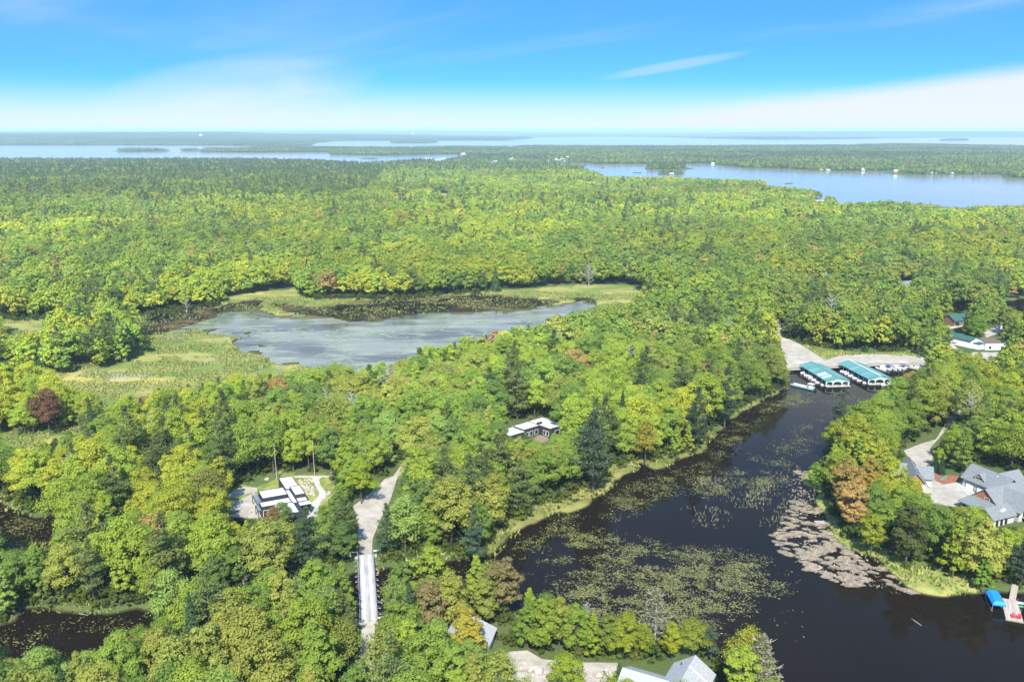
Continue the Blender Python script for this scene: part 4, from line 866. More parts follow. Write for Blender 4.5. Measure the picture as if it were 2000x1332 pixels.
rk = [MB().blob((0, 0, 0), (.5, .42, .34), 40 + i, .25).mesh('rock', M_['rock']) for i in range(5)]
rg = random.Random(11); spots = []
rb_ = thing('rock_garden', AT(598, 948, GZ), 0, 'bed of scattered pale and rusty rocks beside the white-roofed house', 'rock garden')
for i in range(110):
    u, v = rg.uniform(582, 613), rg.uniform(936, 967)
    if u < 582 + (v - 936) * .5: continue
    q = AT(u, v, GZ + .1) - rb_.location; s = rg.uniform(.35, 1.15); inst('rock', rk[i % 5], rb_, q, (0, 0, rg.uniform(0, 6)), (s, s, s * .8))
cn = 0
for (u, v), lab, s in (((463, 996), 'dark boulder ringed by soil on the gravel pad', 1.2), ((489, 1000), 'small grey boulder at the gravel pad edge', .8), ((643, 962), 'pale boulder beside the curving garden path', 1.3), ((640, 966), 'lower boulder beside the curving garden path', 1.0), ((520, 936), 'white boulder lying on the back lawn', 1.2)):
    o = inst('boulder', rk[cn % 5], None, AT(u, v, GZ + .3), (0, 0, cn), (s * 1.5, s * 1.3, s * 1.4)); cn += 1; tag(o, lab, 'boulder', 'boulders round the flat-roofed house')

# flat-roofed house in the woods
h2 = thing('flat_roofed_house', (0, 0, 0), math.radians(41.5), 'pale flat-roofed house with dark walls half hidden by the woods', 'house')
q = at(940 + 1090 / 9.09, 780 + 320 / 9.09, 4.6); h2.location = (q[0], q[1], GZ)
block(h2, -7.8, 0, -12.3, 0, 3.8, 'pale_roof', 'black', .12); block(h2, -16, -7.83, -6.6, -.2, 3.8, 'pale_roof', 'black', .12); block(h2, -23.8, -16.03, -7.6, 0, 3.4, 'pale_roof', 'black', .12)
MB().box(-7.7, -5.4, -5.5, -4.6, 3.55, 4.3).build('skylight', M_['glass'], h2); MB().tube((-10, -1.5, 3.6), (-10, -1.5, 4.4), .15).build('vent_pipe', M_['steel'], h2); MB().tube((-16.8, -1, 3.2), (-16.8, -1, 4.0), .3, n=8).build('chimney', M_['steel'], h2)
for x in (-14.5, -12.2, -9.6): window(h2, (x, -6.64, .5), 1.6, 2.0, 0, -1, n=2)
for y in (-11, -9.2): window(h2, (-7.84, y, .5), 1.3, 2.0, -1, 0)
window(h2, (-4, -12.34, .5), 2.4, 2.0, 0, -1, n=3)
sheet('terrace', [(1042,858),(1052,849),(1068,852),(1072,860),(1058,866)], M_['timber'], GZ + .06, 'small pale terrace in the crook of the woodland house')

# boathouses
def hull_mb(L, B, D, fl=.12):
    m = MB(); st = [(-.5, .86, .0), (-.2, 1, 0), (.12, .98, .02), (.33, .72, .1), (.46, .30, .22), (.5, .03, .3)]; v = []
    for t, w, r in st: v += [(0, t * L, r * D * .9 - .15), (w * B / 2 * .8, t * L, .1 * D + r * D), (w * B / 2 * (1 + fl * .3), t * L, D + r * .35), (w * B / 2 * .84, t * L, D + r * .35 + .03), (-w * B / 2 * .84, t * L, D + r * .35 + .03), (-w * B / 2 * (1 + fl * .3), t * L, D + r * .35), (-w * B / 2 * .8, t * L, .1 * D + r * D)]
    f = []
    for i in range(len(st) - 1):
        for a, b in ((0, 1), (1, 2), (2, 3), (4, 5), (5, 6), (6, 0)): f.append((i * 7 + a, i * 7 + b, i * 7 + 7 + b, i * 7 + 7 + a))
    f.append(tuple(range(6, -1, -1))); f.append((3 * 7 + 3, 3 * 7 + 4, 4 * 7 + 4, 4 * 7 + 3)); f.append((4 * 7 + 3, 4 * 7 + 4, 5 * 7 + 4, 5 * 7 + 3))
    return m.add(v, f)
BM = {}
def boat_mesh(kind):
    if kind in BM: return BM[kind]
    L, B, D = 5.8, 2.2, .75
    if kind == 'pontoon':
        h = MB(); [h.tube((s * .95, -3.1, .28), (s * .95, 2.7, .28), .30, n=8).tube((s * .95, 2.7, .28), (s * .95, 3.3, .36), .30, .05, 8) for s in (-1, 1)]; h.box(-1.25, 1.25, -3.1, 3.0, .56, .66)
        g = MB(); [g.box(s * 1.2 - .03, s * 1.2 + .03, -2.6, 2.7, .663, 1.25) for s in (-1, 1)]; g.box(-1.17, 1.17, 2.64, 2.7, .663, 1.25)
        s_ = MB().box(-1.1, -.45, -2.4, -.4, .664, 1.1).box(.45, 1.1, -2.0, -.8, .664, 1.1).box(-1.1, 1.1, 1.9, 2.5, .664, 1.05).box(.5, 1.05, -.4, .2, .664, 1.45)
        t = MB().box(-1.15, 1.15, -2.2, .2, 2.35, 2.42); [t.tube((sx * 1.15, sy, .7), (sx * 1.15, sy + .3, 2.35), .025, n=4) for sx in (-1, 1) for sy in (-2.2, -.2)]
        parts = [('hull', h.mesh('hull', M_['steel'])), ('fence', g.mesh('fence', M_['hull'])), ('seat', s_.mesh('seat', M_['vinyl'])), ('bimini_top', t.mesh('bimini_top', M_['cover_b']))]
    else:
        h = hull_mb(L, B, D).mesh('hull', M_['hull']); parts = [('hull', h)]
        if kind == 'covered':
            c = MB(); st = [(-.46, .80, .05), (-.1, .85, .5), (.12, .8, .55), (.42, .34, .2)]; v = []
            for t, w, z in st: v += [(-w * B / 2, t * L, D + .02), (-w * B / 4, t * L, D + .05 + z), (w * B / 4, t * L, D + .05 + z), (w * B / 2, t * L, D + .02)]
            c.add(v, [(i * 4 + a, i * 4 + a + 1, i * 4 + 5 + a, i * 4 + 4 + a) for i in range(3) for a in range(3)] + [(3, 2, 1, 0), (12, 13, 14, 15)]); parts.append(('cover', c.mesh('cover', M_['cover'])))
        else:
            parts.append(('cockpit', MB().box(-.78, .78, -2.3, .9, D - .25, D - .04).mesh('cockpit', M_['vinyl'])))
            parts.append(('seat', MB().box(-.75, .75, -2.25, -1.7, D - .04, D + .28).box(-.7, -.15, -.6, -.1, D - .04, D + .42).box(.15, .7, -.6, -.1, D - .04, D + .42).mesh('seat', M_['hull'])))
            parts.append(('windshield', MB().slab([(-.85, .35, D + .48), (.85, .35, D + .48), (.6, .95, D + .02), (-.6, .95, D + .02)], .04).mesh('windshield', M_['glass'])))
    parts.append(('outboard_motor', MB().box(-.2, .2, -3.35 if kind != 'pontoon' else -3.5, -2.95 if kind != 'pontoon' else -3.1, .5, 1.2).box(-.08, .08, -3.2, -3.0, -.3, .5).mesh('outboard_motor', M_['motor'])))
    BM[kind] = parts; return parts
def boat(x, y, rz, kind, label, group, s=1.0, z=-.12):
    o = thing('pontoon_boat' if kind == 'pontoon' else 'motor_boat', (x, y, z), rz, label, 'boat', group); o.scale = (s, s, s)
    for nm, me in boat_mesh(kind): inst(nm, me, o)
    return o
def boathouse(c4, label, pale):
    c = sum((Vector((*p, 0)) for p in c4), Vector()) / 4; d = Vector((*c4[0], 0)) - Vector((*c4[1], 0)); rz = math.atan2(d.y, d.x) - math.pi / 2
    L = ((Vector(c4[0]) - Vector(c4[1])).length + (Vector(c4[2]) - Vector(c4[3])).length) / 4; Wd = ((Vector(c4[1]) - Vector(c4[2])).length + (Vector(c4[0]) - Vector(c4[3])).length) / 4
    b = thing('boathouse', (c.x, c.y, 0), rz, label, 'boathouse', 'covered boat slips at the marina'); ze, zr = 3.0, 4.45
    for s in (-1, 1):
        r = MB().slab([(s * Wd, -L, ze), (s * Wd, L, ze), (0, L, zr), (0, -L, zr)][::s], .12)
        for i in range(25):
            y = -L + .3 + (2 * L - .6) * i / 24; r.slab([(s * Wd, y - .04, ze + .05), (s * Wd, y + .04, ze + .05), (s * .02, y + .04, zr + .045), (s * .02, y - .04, zr + .045)][::s], .06)
        r.build('roof_slope', M_['teal'], b)
    MB().slab([(-.3, -L - .05, zr + .0), (.3, -L - .05, zr + .0), (.3, L, zr + .0), (-.3, L, zr + .0)], -.09).build('ridge_cap', M_['trim' if not pale else 'teal'], b)
    if pale:
        for y0, y1 in ((-L + 4.2, -L + 6.2), (-L + 8.2, -L + 11.4)):
            z1, z2 = ze + (zr - ze) * .10 + .08, ze + (zr - ze) * .8 + .08; MB().slab([(-Wd * .2, y0, z2), (-Wd * .2, y1, z2), (-Wd * .9, y1, z1), (-Wd * .9, y0, z1)], .06).build('roof_panel', M_['teal_pale'], b)
    ps = MB().box(-.11, .11, -.11, .11, -1.5, ze - .05).mesh('post', M_['white'])
    for s in (-1, 1):
        for i in range(7): inst('post', ps, b, (s * (Wd - .5), -L + .6 + (2 * L - 1.2) * i / 6, 0))
    for x in (-Wd * .36, Wd * .36): inst('post', ps, b, (x, -L + .6, 0))
    # gable board with three arches over the front
    g = MB(); y0, y1 = -L + .45, -L + .75
    for a0, a1 in ((-Wd + .6, -Wd * .36 - .11), (-Wd * .36 + .11, Wd * .36 - .11), (Wd * .36 + .11, Wd - .6)):
        n = 12; cx, hw = (a0 + a1) / 2, (a1 - a0) / 2
        for i in range(n):
            xa, xb = a0 + (a1 - a0) * i / n, a0 + (a1 - a0) * (i + 1) / n
            fa, fb = (1.3 + 1.15 * math.sqrt(max(0, 1 - ((x - cx) / hw) ** 2)) for x in (xa, xb)); ra, rb2 = (ze + (zr - ze) * (1 - abs(x) / Wd) - .14 for x in (xa, xb))
            v = [(xa, y0, fa), (xb, y0, fb), (xb, y0, rb2), (xa, y0, ra), (xa, y1, fa), (xb, y1, fb), (xb, y1, rb2), (xa, y1, ra)]; g.add(v, [(0, 1, 2, 3), (7, 6, 5, 4), (0, 4, 5, 1)])
    g.build('arched_gable', M_['arch'], b)
    MB().box(-Wd + .2, Wd - .2, -L - .9, -L + 1.4, .35, .55).build('front_dock', M_['plank'], b); MB().box(-.7, .7, -L + 1.4, L + .5, .35, .55).build('walkway', M_['plank'], b)
    fg = MB().box(0, Wd - .9, -.35, .35, .33, .5).mesh('finger_dock', M_['plank'])
    for s in (-1, 1):
        for i in range(5): inst('finger_dock', fg, b, (s * .71, -L + 6.2 + i * (2 * L - 7) / 5, 0), (0, 0, 0 if s > 0 else math.pi))
    return b, rz, c, L, Wd
GB = 'boats moored in the covered slips'
for c4, lab, pale, who in (([(140.8,424.8),(143.8,394.9),(155.6,396.8),(152.5,427.0)], 'teal metal-roofed boathouse with faded pale roof panels, beside the moored barge', True, 'pale-panelled boathouse'),
                     ([(160.8,428.3),(164.7,398.4),(176.0,400.7),(173.0,429.7)], 'teal metal-roofed boathouse with a pale ridge line, between the other boathouse and quay boats', False, 'pale-ridged boathouse')):
    b, rz, c, L, Wd = boathouse(c4, lab, pale)
    mt = Matrix.Translation(c) @ Matrix.Rotation(rz, 4, 'Z')
    for i in range(6):
        for s in ((-1, 1) if i in (0, 5) else (-1,)):
            p = mt @ Vector((s * (Wd - 1.5 if i else Wd - 2.2), -L + 3.4 + i * (2 * L - 5) / 6, 0)); kd = ('covered', 'runabout', 'runabout', 'covered', 'pontoon', 'runabout')[(i + pale) % 6]
            boat(p.x, p.y, rz + (math.pi / 2 if s < 0 else -math.pi / 2), kd, {'covered': 'grey-covered motor boat', 'runabout': 'open white motor boat', 'pontoon': 'white pontoon boat with blue top'}[kd] + f', {ORD[i]} slip from the arches, {who}' + (', far side' if s > 0 else ''), GB)
boat(*at(1733, 752, 0)[:2], 1.9, 'runabout', 'open white motor boat tied outside the arched end of the pale-ridge boathouse', 'boats tied up around the marina', 1.15)
# quay, its boats and finger dock
qy = MB(); pq = [at(*p, 0) for p in ((1535, 725), (1605, 721), (1651, 719), (1716, 715.5), (1762, 715), (1809, 713))]
for a_, b_ in zip(pq, pq[1:]):
    a_, b_ = Vector(a_), Vector(b_); qy.slab([(a_.x, a_.y - .4, 1.25), (b_.x, b_.y - .4, 1.25), (b_.x, b_.y + .5, 1.25), (a_.x, a_.y + .5, 1.25)], 2.2)
tag(qy.build('quay_wall', M_['timber']), 'timber-faced quay wall along the marina gravel lot', 'quay wall')
GQ = 'boats tied up around the marina'
for i, (u, v, kd, rz, lab) in enumerate(((1720, 722, 'runabout', -2.5, 'open white motor boat, first beyond the pale-ridge boathouse along the quay'), (1731, 721.5, 'pontoon', -2.55, 'pontoon boat with blue top, second beyond the boathouse along the quay'), (1741, 721, 'covered', -2.5, 'grey-covered motor boat, third beyond the boathouse along the quay'), (1750, 720.5, 'runabout', -2.6, 'open white motor boat, fourth beyond the boathouse along the quay'),
      (1759, 720, 'pontoon', -2.5, 'pontoon boat just before the quay finger dock'), (1787, 719, 'runabout', -2.4, 'open white motor boat just past the quay finger dock'), (1795, 718, 'covered', -2.6, 'grey-covered motor boat second past the quay finger dock'), (1802, 716.5, 'runabout', -2.5, 'open white motor boat at the tree end of the quay'))):
    boat(*at(u, v, 0)[:2], rz + math.pi, kd, lab, GQ, 1.05)
fd = AT(1769, 717.5, 0); tag(MB().box(-.7, .7, -9, 1.2, .35, .6).tube((-.6, -8.5, -1.5), (-.6, -8.5, .9), .12).tube((.6, -8.5, -1.5), (.6, -8.5, .9), .12).build('finger_dock', M_['plank'], None, fd, .5), 'pale wooden finger dock standing out from the marina quay', 'dock')
# work barge
bg_ = thing('work_barge', (133.4, 394.8, 0), math.atan2(-9.2, 7.9), 'long flat blue-green work barge moored beside the lilies', 'barge')
v = [(-6, -1.5, .75), (6, -1.5, .65), (6, 1.5, .65), (-6, 1.5, .75), (-5.1, -1.4, -.2), (5.8, -1.4, -.2), (5.8, 1.4, -.2), (-5.1, 1.4, -.2)]
MB().add(v, [(0, 1, 2, 3), (7, 6, 5, 4), (0, 4, 5, 1), (1, 5, 6, 2), (2, 6, 7, 3), (3, 7, 4, 0)]).build('hull', M_['barge'], bg_)
for s in (-1, 1): MB().box(-5.8, 5.6, s * 1.42 - .07, s * 1.42 + .07, .70, .98).build('side_rail', M_['trim'], bg_)
MB().box(-5.2, 1.5, -1.2, 1.2, .751, .82).build('deck', M_['deck'], bg_); MB().box(3.2, 4.6, -.7, .7, .66, 1.9).build('console', M_['white'], bg_); MB().box(2.7, 5.3, -1.1, 1.1, 2.7, 2.82).tube((2.9, -1, .7), (2.9, -1, 2.7), .04).tube((2.9, 1, .7), (2.9, 1, 2.7), .04).tube((5.1, -1, .7), (5.1, -1, 2.7), .04).tube((5.1, 1, .7), (5.1, 1, 2.7), .04).build('canopy', M_['white'], bg_)
MB().box(6.0, 6.6, -.3, .3, .3, 1.5).build('outboard_motor', M_['motor'], bg_); MB().box(-1.5, 1.6, -.5, .3, .83, 1.05).box(-4.5, -2.8, .3, .8, .83, 1.2).build('cargo', M_['trim'], bg_)

# big shingled house on the right: garage wing, cross wings, porch
q = at(1850 + 220 / 8.327, 890 + 340 / 8.327, 4.0); bh = thing('shingled_house', (q[0], q[1], GZ), math.radians(-66.3), 'big rambling house with grey shingled roofs, cedar gables and white garage doors', 'house'); ZB = -.6
pent(MB(), .5, 14.5, .55, 8.6, ZB, 2.9, 6.6).build('garage_wall', M_['siding'], bh); gable(MB(), -.1, 15.5, -.15, 9.2, 2.95, 7.05).build('roof', M_['shingle'], bh)
for x0, w in ((1.9, 2.9), (6.0, 2.9), (10.0, 2.9)):
    d = MB().box(x0, x0 + w, .47, .53, ZB + .05, 1.75).build('garage_door', M_['white'], bh); MB().box(x0 - .16, x0 - .01, .44, .535, ZB, 1.92).box(x0 + w + .01, x0 + w + .16, .44, .535, ZB, 1.92).box(x0 - .01, x0 + w + .01, .44, .535, 1.77, 1.92).build('frame', M_['black'], d)
dm = pent(MB(), 4.4, 7.8, .9, 4.2, 3.4, 4.35, 5.9, 'y').build('dormer', M_['cedar'], bh); gable(MB(), 4.0, 8.2, .6, 5.2, 4.25, 6.15, 'y', .16).build('dormer_roof', M_['shingle'], dm)
window(dm, (6.1, .87, 4.0), 2.6, .9, 0, -1, n=3)
pent(MB(), 7.4, 13.2, 3.5, 13, 2.8, 3.0, 6.6, 'y').build('rear_wall', M_['siding'], bh); gable(MB(), 6.2, 14.2, 4.0, 13.6, 3.2, 7.2, 'y').build('roof', M_['shingle'], bh)
pent(MB(), 13.2, 21.6, -10.3, 14, ZB, 3.2, 6.7, 'y').build('wall', M_['siding'], bh); gable(MB(), 12.4, 22.4, -10.8, 14.4, 3.1, 7.15, 'y').build('roof', M_['shingle'], bh)
MB().add([(13.3, -10.36, 3.1), (21.5, -10.36, 3.1), (17.4, -10.36, 6.55), (13.3, -10.31, 3.1), (21.5, -10.31, 3.1), (17.4, -10.31, 6.55)], [(0, 1, 2), (5, 4, 3), (0, 3, 4, 1), (1, 4, 5, 2), (2, 5, 3, 0)]).build('cedar_gable', M_['cedar'], bh)
window(bh, (18.2, -10.42, 3.7), 1.7, .7, 0, -1, n=2)
MB().slab([(12.6, -16.2, 2.55), (21.6, -16.2, 2.55), (21.6, -10.4, 3.5), (12.6, -10.4, 3.5)], .2).build('skirt_roof', M_['shingle'], bh); MB().box(13.2, 21.2, -15.4, -10.32, ZB, 2.4).build('wall', M_['siding'], bh)
for x in (14.6, 17.2, 19.6): window(bh, (x, -15.44, .4), 1.7, 1.6, 0, -1, n=2)
pent(MB(), 21.3, 27.1, -18.4, -9.6, ZB - 1.5, 2.5, 4.6, 'y').build('porch_wall', M_['siding'], bh); gable(MB(), 20.7, 27.7, -19.1, -9, 2.45, 5.0, 'y').build('roof', M_['shingle'], bh)
MB().add([(21.6, -18.46, 2.6), (26.8, -18.46, 2.6), (24.2, -18.46, 4.5), (21.6, -18.41, 2.6), (26.8, -18.41, 2.6), (24.2, -18.41, 4.5)], [(0, 1, 2), (5, 4, 3), (0, 3, 4, 1), (1, 4, 5, 2), (2, 5, 3, 0)]).build('cedar_gable', M_['cedar'], bh)
for x in (22.3, 24.2, 26.1): window(bh, (x, -18.43, -.3), 1.6, 2.6, 0, -1, 'porch_screen')
for y in (-16.8, -14.9, -13.0): window(bh, (27.13, y, -.3), 1.4, 2.6, 1, 0, 'porch_screen')
pent(MB(), 19, 27.6, -8.2, 2.4, ZB - 1.5, 3.2, 6.4).build('wall', M_['siding'], bh); gable(MB(), 17.4, 28.6, -8.9, 3.1, 3.1, 6.9).build('roof', M_['shingle'], bh)
MB().box(27.62, 27.7, -6.6, 1.0, -1.0, 3.6).build('dark_balcony_opening', M_['glass'], bh); MB().box(27.72, 30.2, -7.0, 1.4, 1.2, 1.4).build('balcony', M_['plank'], bh); MB().box(27.72, 33.5, -8.5, 6, -1.4, -1.2).build('terrace', M_['paving'], bh)  # dark sheet on the gable stands in for the shaded opening above the balcony
pent(MB(), 20, 27.5, 3.2, 13.5, ZB - 1.5, 3.4, 7.0, 'y').build('wall', M_['siding'], bh); gable(MB(), 19.3, 28.2, 2.2, 14.2, 3.3, 7.5, 'y').build('roof', M_['shingle'], bh)
for x, y, z in ((11.6, 6.9, 5.2), (25.7, -12.6, 4.1), (26.0, -13.7, 4.0)): MB().box(x - .3, x + .3, y - .4, y + .4, z - .3, z + .22).build('skylight', M_['white'], bh)
sheet('terrace', [(1868,944),(1882,938),(1900,958),(1910,970),(1895,972)], M_['paving'], GZ + .10, 'paler concrete apron in front of the garage doors')
sheet('mulch_bed', [(1811,917),(1826,922),(1838,928),(1860,928),(1880,930),(1878,940),(1862,943),(1843,946),(1829,940),(1814,930)], M_['mulch'], GZ + .09, 'red mulch bed between garage drive and woods')
# detached garage
q = at(1700 + 755 / 6.66, 860 + 605 / 6.66, 4.0); dg = thing('detached_garage', (q[0], q[1], GZ), math.radians(-105), 'detached garage with steep grey shingled roof and cedar gable beside the gravel drive', 'garage')
pent(MB(), -16, -1.2, -6.6, -.6, -.3, 2.9, 6.1).build('wall', M_['siding'], dg); gable(MB(), -16.8, -.6, -7.4, .2, 2.7, 6.9).build('roof', M_['shingle'], dg)
MB().add([(-1.14, -6.2, 3.2), (-1.14, -1.0, 3.2), (-1.14, -3.6, 6.0), (-1.19, -6.2, 3.2), (-1.19, -1.0, 3.2), (-1.19, -3.6, 6.0)], [(0, 1, 2), (5, 4, 3), (0, 3, 4, 1), (1, 4, 5, 2), (2, 5, 3, 0)]).build('cedar_gable', M_['cedar'], dg)
pent(MB(), -14.5, -8.5, -5, 2.6, -.3, 2.8, 5.2, 'y').build('wall', M_['siding'], dg); gable(MB(), -15.2, -7.8, -4, 3.2, 2.7, 5.9, 'y').build('roof', M_['shingle'], dg)
pent(MB(), -15.5, -9.5, -10.5, -5, -.3, 2.8, 5.2, 'y').build('wall', M_['siding'], dg); gable(MB(), -16.2, -8.8, -11.1, -4, 2.7, 5.9, 'y').build('roof', M_['shingle'], dg)
for y in (-5.0, -2.4): window(dg, (-1.17, y, .6), 1.2, 1.5, 1, 0)
for i, x in enumerate((-13, -10.2, -6.4, -4.2)): MB().tube((x, -2.6, 5.6), (x, -2.6, 6.5), .11).build('vent_pipe', M_['motor'], dg)
# silver-roofed house at the bottom
q = at(1180 + 1190 / 6.667, 1232 + 310 / 6.667, 7.5); sh = thing('silver_roofed_house', (q[0], q[1], GZ), math.radians(-118), 'house with silver-grey shingled roofs rising at the bottom of the view', 'house')
pent(MB(), .5, 20, -3.9, 3.9, -.3, 3.4, 6.2).build('wall', M_['siding'], sh); gable(MB(), 0, 20.6, -4.6, 4.6, 3.3, 6.5).build('roof', M_['silver'], sh)
MB().slab([(4.4, 0, 6.55), (4.4, 4.62, 3.42), (4.75, 4.62, 3.44), (4.75, 0, 6.57)][::-1], -.08).build('ridge_cap', M_['trim'], sh)
pent(MB(), 5.2, 13, -12.2, -3.95, -.3, 2.6, 4.6, 'y').build('wall', M_['siding'], sh); gable(MB(), 4.4, 13.8, -12.8, -2.6, 2.5, 4.9, 'y').build('roof', M_['silver'], sh)
window(sh, (.44, 0, 1), 1.6, 1.6, -1, 0, n=2); MB().tube((2.6, -2.2, 4.8), (2.6, -2.2, 5.6), .1).build('vent_pipe', M_['motor'], sh)
# house behind the mustard tree
gh = thing('grey_roofed_house', AT(918, 1262, GZ), math.radians(-12), 'grey-roofed house with white gable mostly hidden behind the mustard-yellow tree', 'house')
pent(MB(), -4.8, 4.8, -3.6, 3.6, -.3, 3.0, 5.0, 'y').build('wall', M_['white'], gh); gable(MB(), -5.4, 5.4, -4.2, 4.2, 2.9, 5.2, 'y').build('roof', M_['silver'], gh); window(gh, (4.83, 0, .8), 1.6, 1.5, 1, 0, n=2); window(gh, (0, -3.63, .8), 1.6, 1.5, 0, -1, n=2)

def small_house(name, px, rz, w, l, ze, zr, wall, roof, label, cat='house', doors=(), wins=(), ax='x', z0=GZ, base=None):
    h = thing(name, base or AT(*px, z0), rz, label, cat); pent(MB(), -w / 2, w / 2, -l / 2, l / 2, -.5, ze, zr - .25, ax).build('wall', M_[wall], h)
    gable(MB(), -w / 2 - .5, w / 2 + .5, -l / 2 - .5, l / 2 + .5, ze - .05, zr, ax).build('roof', M_[roof], h)
    for x in doors:
        MB().box(x - 1.1, x + 1.1, -l / 2 - .04, -l / 2 - .005, -.2, ze - .6).build('door', M_['trim'], h)
    for x in wins: window(h, (x, -l / 2 - .02, ze * .35), 1.3, ze * .38, 0, -1, n=2)
    return h
c = small_house('brick_cottage', (1868, 632), math.radians(22), 13.5, 9, 3.0, 6.0, 'brick', 'green_roof', 'brick cottage with dark green gable roof among the trees by the lane', 'house', (), (-4, 0, 4))
MB().box(-6.4, -3.4, -7.2, -4.6, 2.5, 2.66).tube((-6.2, -7, 0), (-6.2, -7, 2.5), .1).tube((-3.6, -7, 0), (-3.6, -7, 2.5), .1).build('porch', M_['green_roof'], c)
s_ = small_house('white_shed', (1879, 673), math.radians(-62), 15, 7.4, 4.0, 5.6, 'white', 'green_roof', 'white boat shed with dark green roof and low lean-to', 'shed', (), ())
MB().slab([(8.1, -3.2, 3.2), (12.2, -3.2, 2.9), (12.2, 5.0, 2.9), (8.1, 5.0, 3.2)], .16).build('lean_to_roof', M_['green_roof'], s_); MB().box(7.52, 11.9, -3.0, 4.8, -.4, 2.85).build('lean_to', M_['white'], s_); window(s_, (11.93, 1, .8), 1.5, 1.2, 1, 0)
w_ = thing('white_workshop', AT(1939, 679, GZ), math.radians(3), 'long low white workshop with flat brown roof', 'workshop')
MB().box(-7.2, 7.2, -5, 5, -.4, 3.6).build('wall', M_['white'], w_); MB().add([(-7.4, -5.2, 3.61), (7.4, -5.2, 3.61), (6.2, 5.2, 4.1), (-5.8, 5.2, 4.1), (-7.4, -5.2, 3.75), (7.4, -5.2, 3.75), (6.2, 5.2, 4.25), (-5.8, 5.2, 4.25)], [(4, 5, 6, 7), (3, 2, 1, 0), (0, 1, 5, 4), (1, 2, 6, 5), (2, 3, 7, 6), (3, 0, 4, 7)]).build('roof', M_['brown_roof'], w_)
MB().box(-1.6, 1.8, -5.07, -5.005, -.2, 2.6).build('door', M_['trim'], w_); window(w_, (-4.6, -5.02, .4), 1.6, 1.7, 0, -1); window(w_, (4.8, -5.02, .9), 1.8, 1.2, 0, -1, n=2)
small_house('white_hut', (1956, 641), .2, 4, 3.5, 2.6, 3.6, 'white', 'trim', 'small white hut at the end of the cottage lane', 'hut')
for px, w, l, rz, wall, roof, lab, zt in (((1385, 492), 14, 9, .1, 'siding', 'bluegrey', 'blue-grey roofed house showing between crowns in mid forest', 5), ((1512, 531), 12, 8, .2, 'brick', 'trim', 'pink-walled cottage with pale roof in the forest clearing', 5), ((1606, 544), 15, 9, -.1, 'timber', 'bluegrey', 'dark slate-roofed house among trees above the marina', 5), ((1767, 563), 15, 10, .4, 'siding', 'shingle', 'grey hip-like roofed house among yellow trees above the lane', 5.5),
     ((1910, 450), 14, 9, .1, 'white', 'silver', 'white cottage with pale roof in woods near the big lake', 5), ((1977, 462), 12, 8, .2, 'white', 'trim', 'second white cottage in the woods near the big lake', 5), ((1992, 478), 10, 8, .2, 'white', 'silver', 'lowest of three white cottages in woods near the big lake', 5), ((1600, 398), 20, 10, .05, 'white', 'silver', 'white cottage at the water on the wooded lake point', 6)):
    small_house('cottage', px, rz, w, l, zt * .6, zt, wall, roof, lab, 'house', (), (-w / 4, w / 4))

# dock on the right, its boat lift and chairs
dk = thing('wooden_dock', (0, 0, 0), 0, 'weathered wooden dock reaching into the black water at the right edge', 'dock'); c4 = [Vector((122.9, 204.7, 0)), Vector((126.6, 203.7, 0)), Vector((122.2, 192.9, 0)), Vector((119.0, 194.7, 0))]
cc = sum(c4, Vector()) / 4; d = (c4[0] + c4[1]) / 2 - (c4[2] + c4[3]) / 2; L = d.length / 2; dk.location = (cc.x, cc.y, 0); dk.rotation_euler = (0, 0, math.atan2(d.y, d.x) - math.pi / 2)
pl = MB().box(-1.85, 1.85, -.115, .115, .42, .50).mesh('plank', M_['plank']); n = int(2 * L / .25)
for i in range(n): inst('plank', pl, dk, (0, -L + (i + .5) * .25, R.uniform(0, .012)), (0, 0, R.uniform(-.004, .004)))
MB().box(-1.9, -1.7, -L, L, .15, .418).box(1.7, 1.9, -L, L, .15, .418).box(-1.7, 1.7, -L, -L + .2, .15, .418).build('frame', M_['timber'], dk)
for x in (-1.95, 1.95):
    for y in (-L + .3, 0, L - .3): MB().tube((x, y, -1.8), (x, y, 1.0), .09).build('pile', M_['timber'], dk)
g0, g1 = AT(1977, 1172, .6), AT(1983, 1140, 1.3); gd = (g1 - g0); gw = thing('gangway', g0, math.atan2(gd.y, gd.x) - math.pi / 2, 'narrow grey plank gangway joining the dock to the bank', 'gangway'); gl = gd.length
for i in range(int(gl / .3)): inst('plank', MB().box(-.75, .75, -.14, .14, -.04, .04).mesh('plank', M_['plank']) if i == 0 else bpy.data.meshes['plank.001'], gw, (0, .15 + i * .3, .7 * i * .3 / gl))
MB().box(-.72, -.6, 0, gl, -.2, -.05).box(.6, .72, 0, gl, -.2, -.05).build('frame', M_['timber'], gw)
mw = dk.matrix_basis
def chair(x, y, rz, lab):
    p = mw @ Vector((x, y, .5)); o = thing('garden_chair', p, rz, lab, 'chair', 'red chairs on the wooden dock'); pz = M_['red']
    MB().slab([(-.3, -.3, .40), (.3, -.3, .40), (.3, .3, .28), (-.3, .3, .28)], .05).build('seat', pz, o); MB().slab([(-.32, .28, .3), (.32, .28, .3), (.36, .62, 1.05), (-.36, .62, 1.05)], .05).build('backrest', pz, o)
    for s in (-1, 1): MB().box(s * .40 - .07, s * .40 + .07, -.4, .45, .56, .61).build('armrest', pz, o); MB().box(s * .36 - .03, s * .36 + .03, -.35, -.25, 0, .56).build('leg', pz, o); MB().box(s * .33 - .03, s * .33 + .03, .3, .4, 0, .3).build('leg', pz, o)
chair(-.15, -L + 1.5, dk.rotation_euler.z, 'red slatted garden chair in the middle of the dock end'); chair(1.05, -L + 1.4, dk.rotation_euler.z - .2, 'red slatted garden chair beside the dock corner')
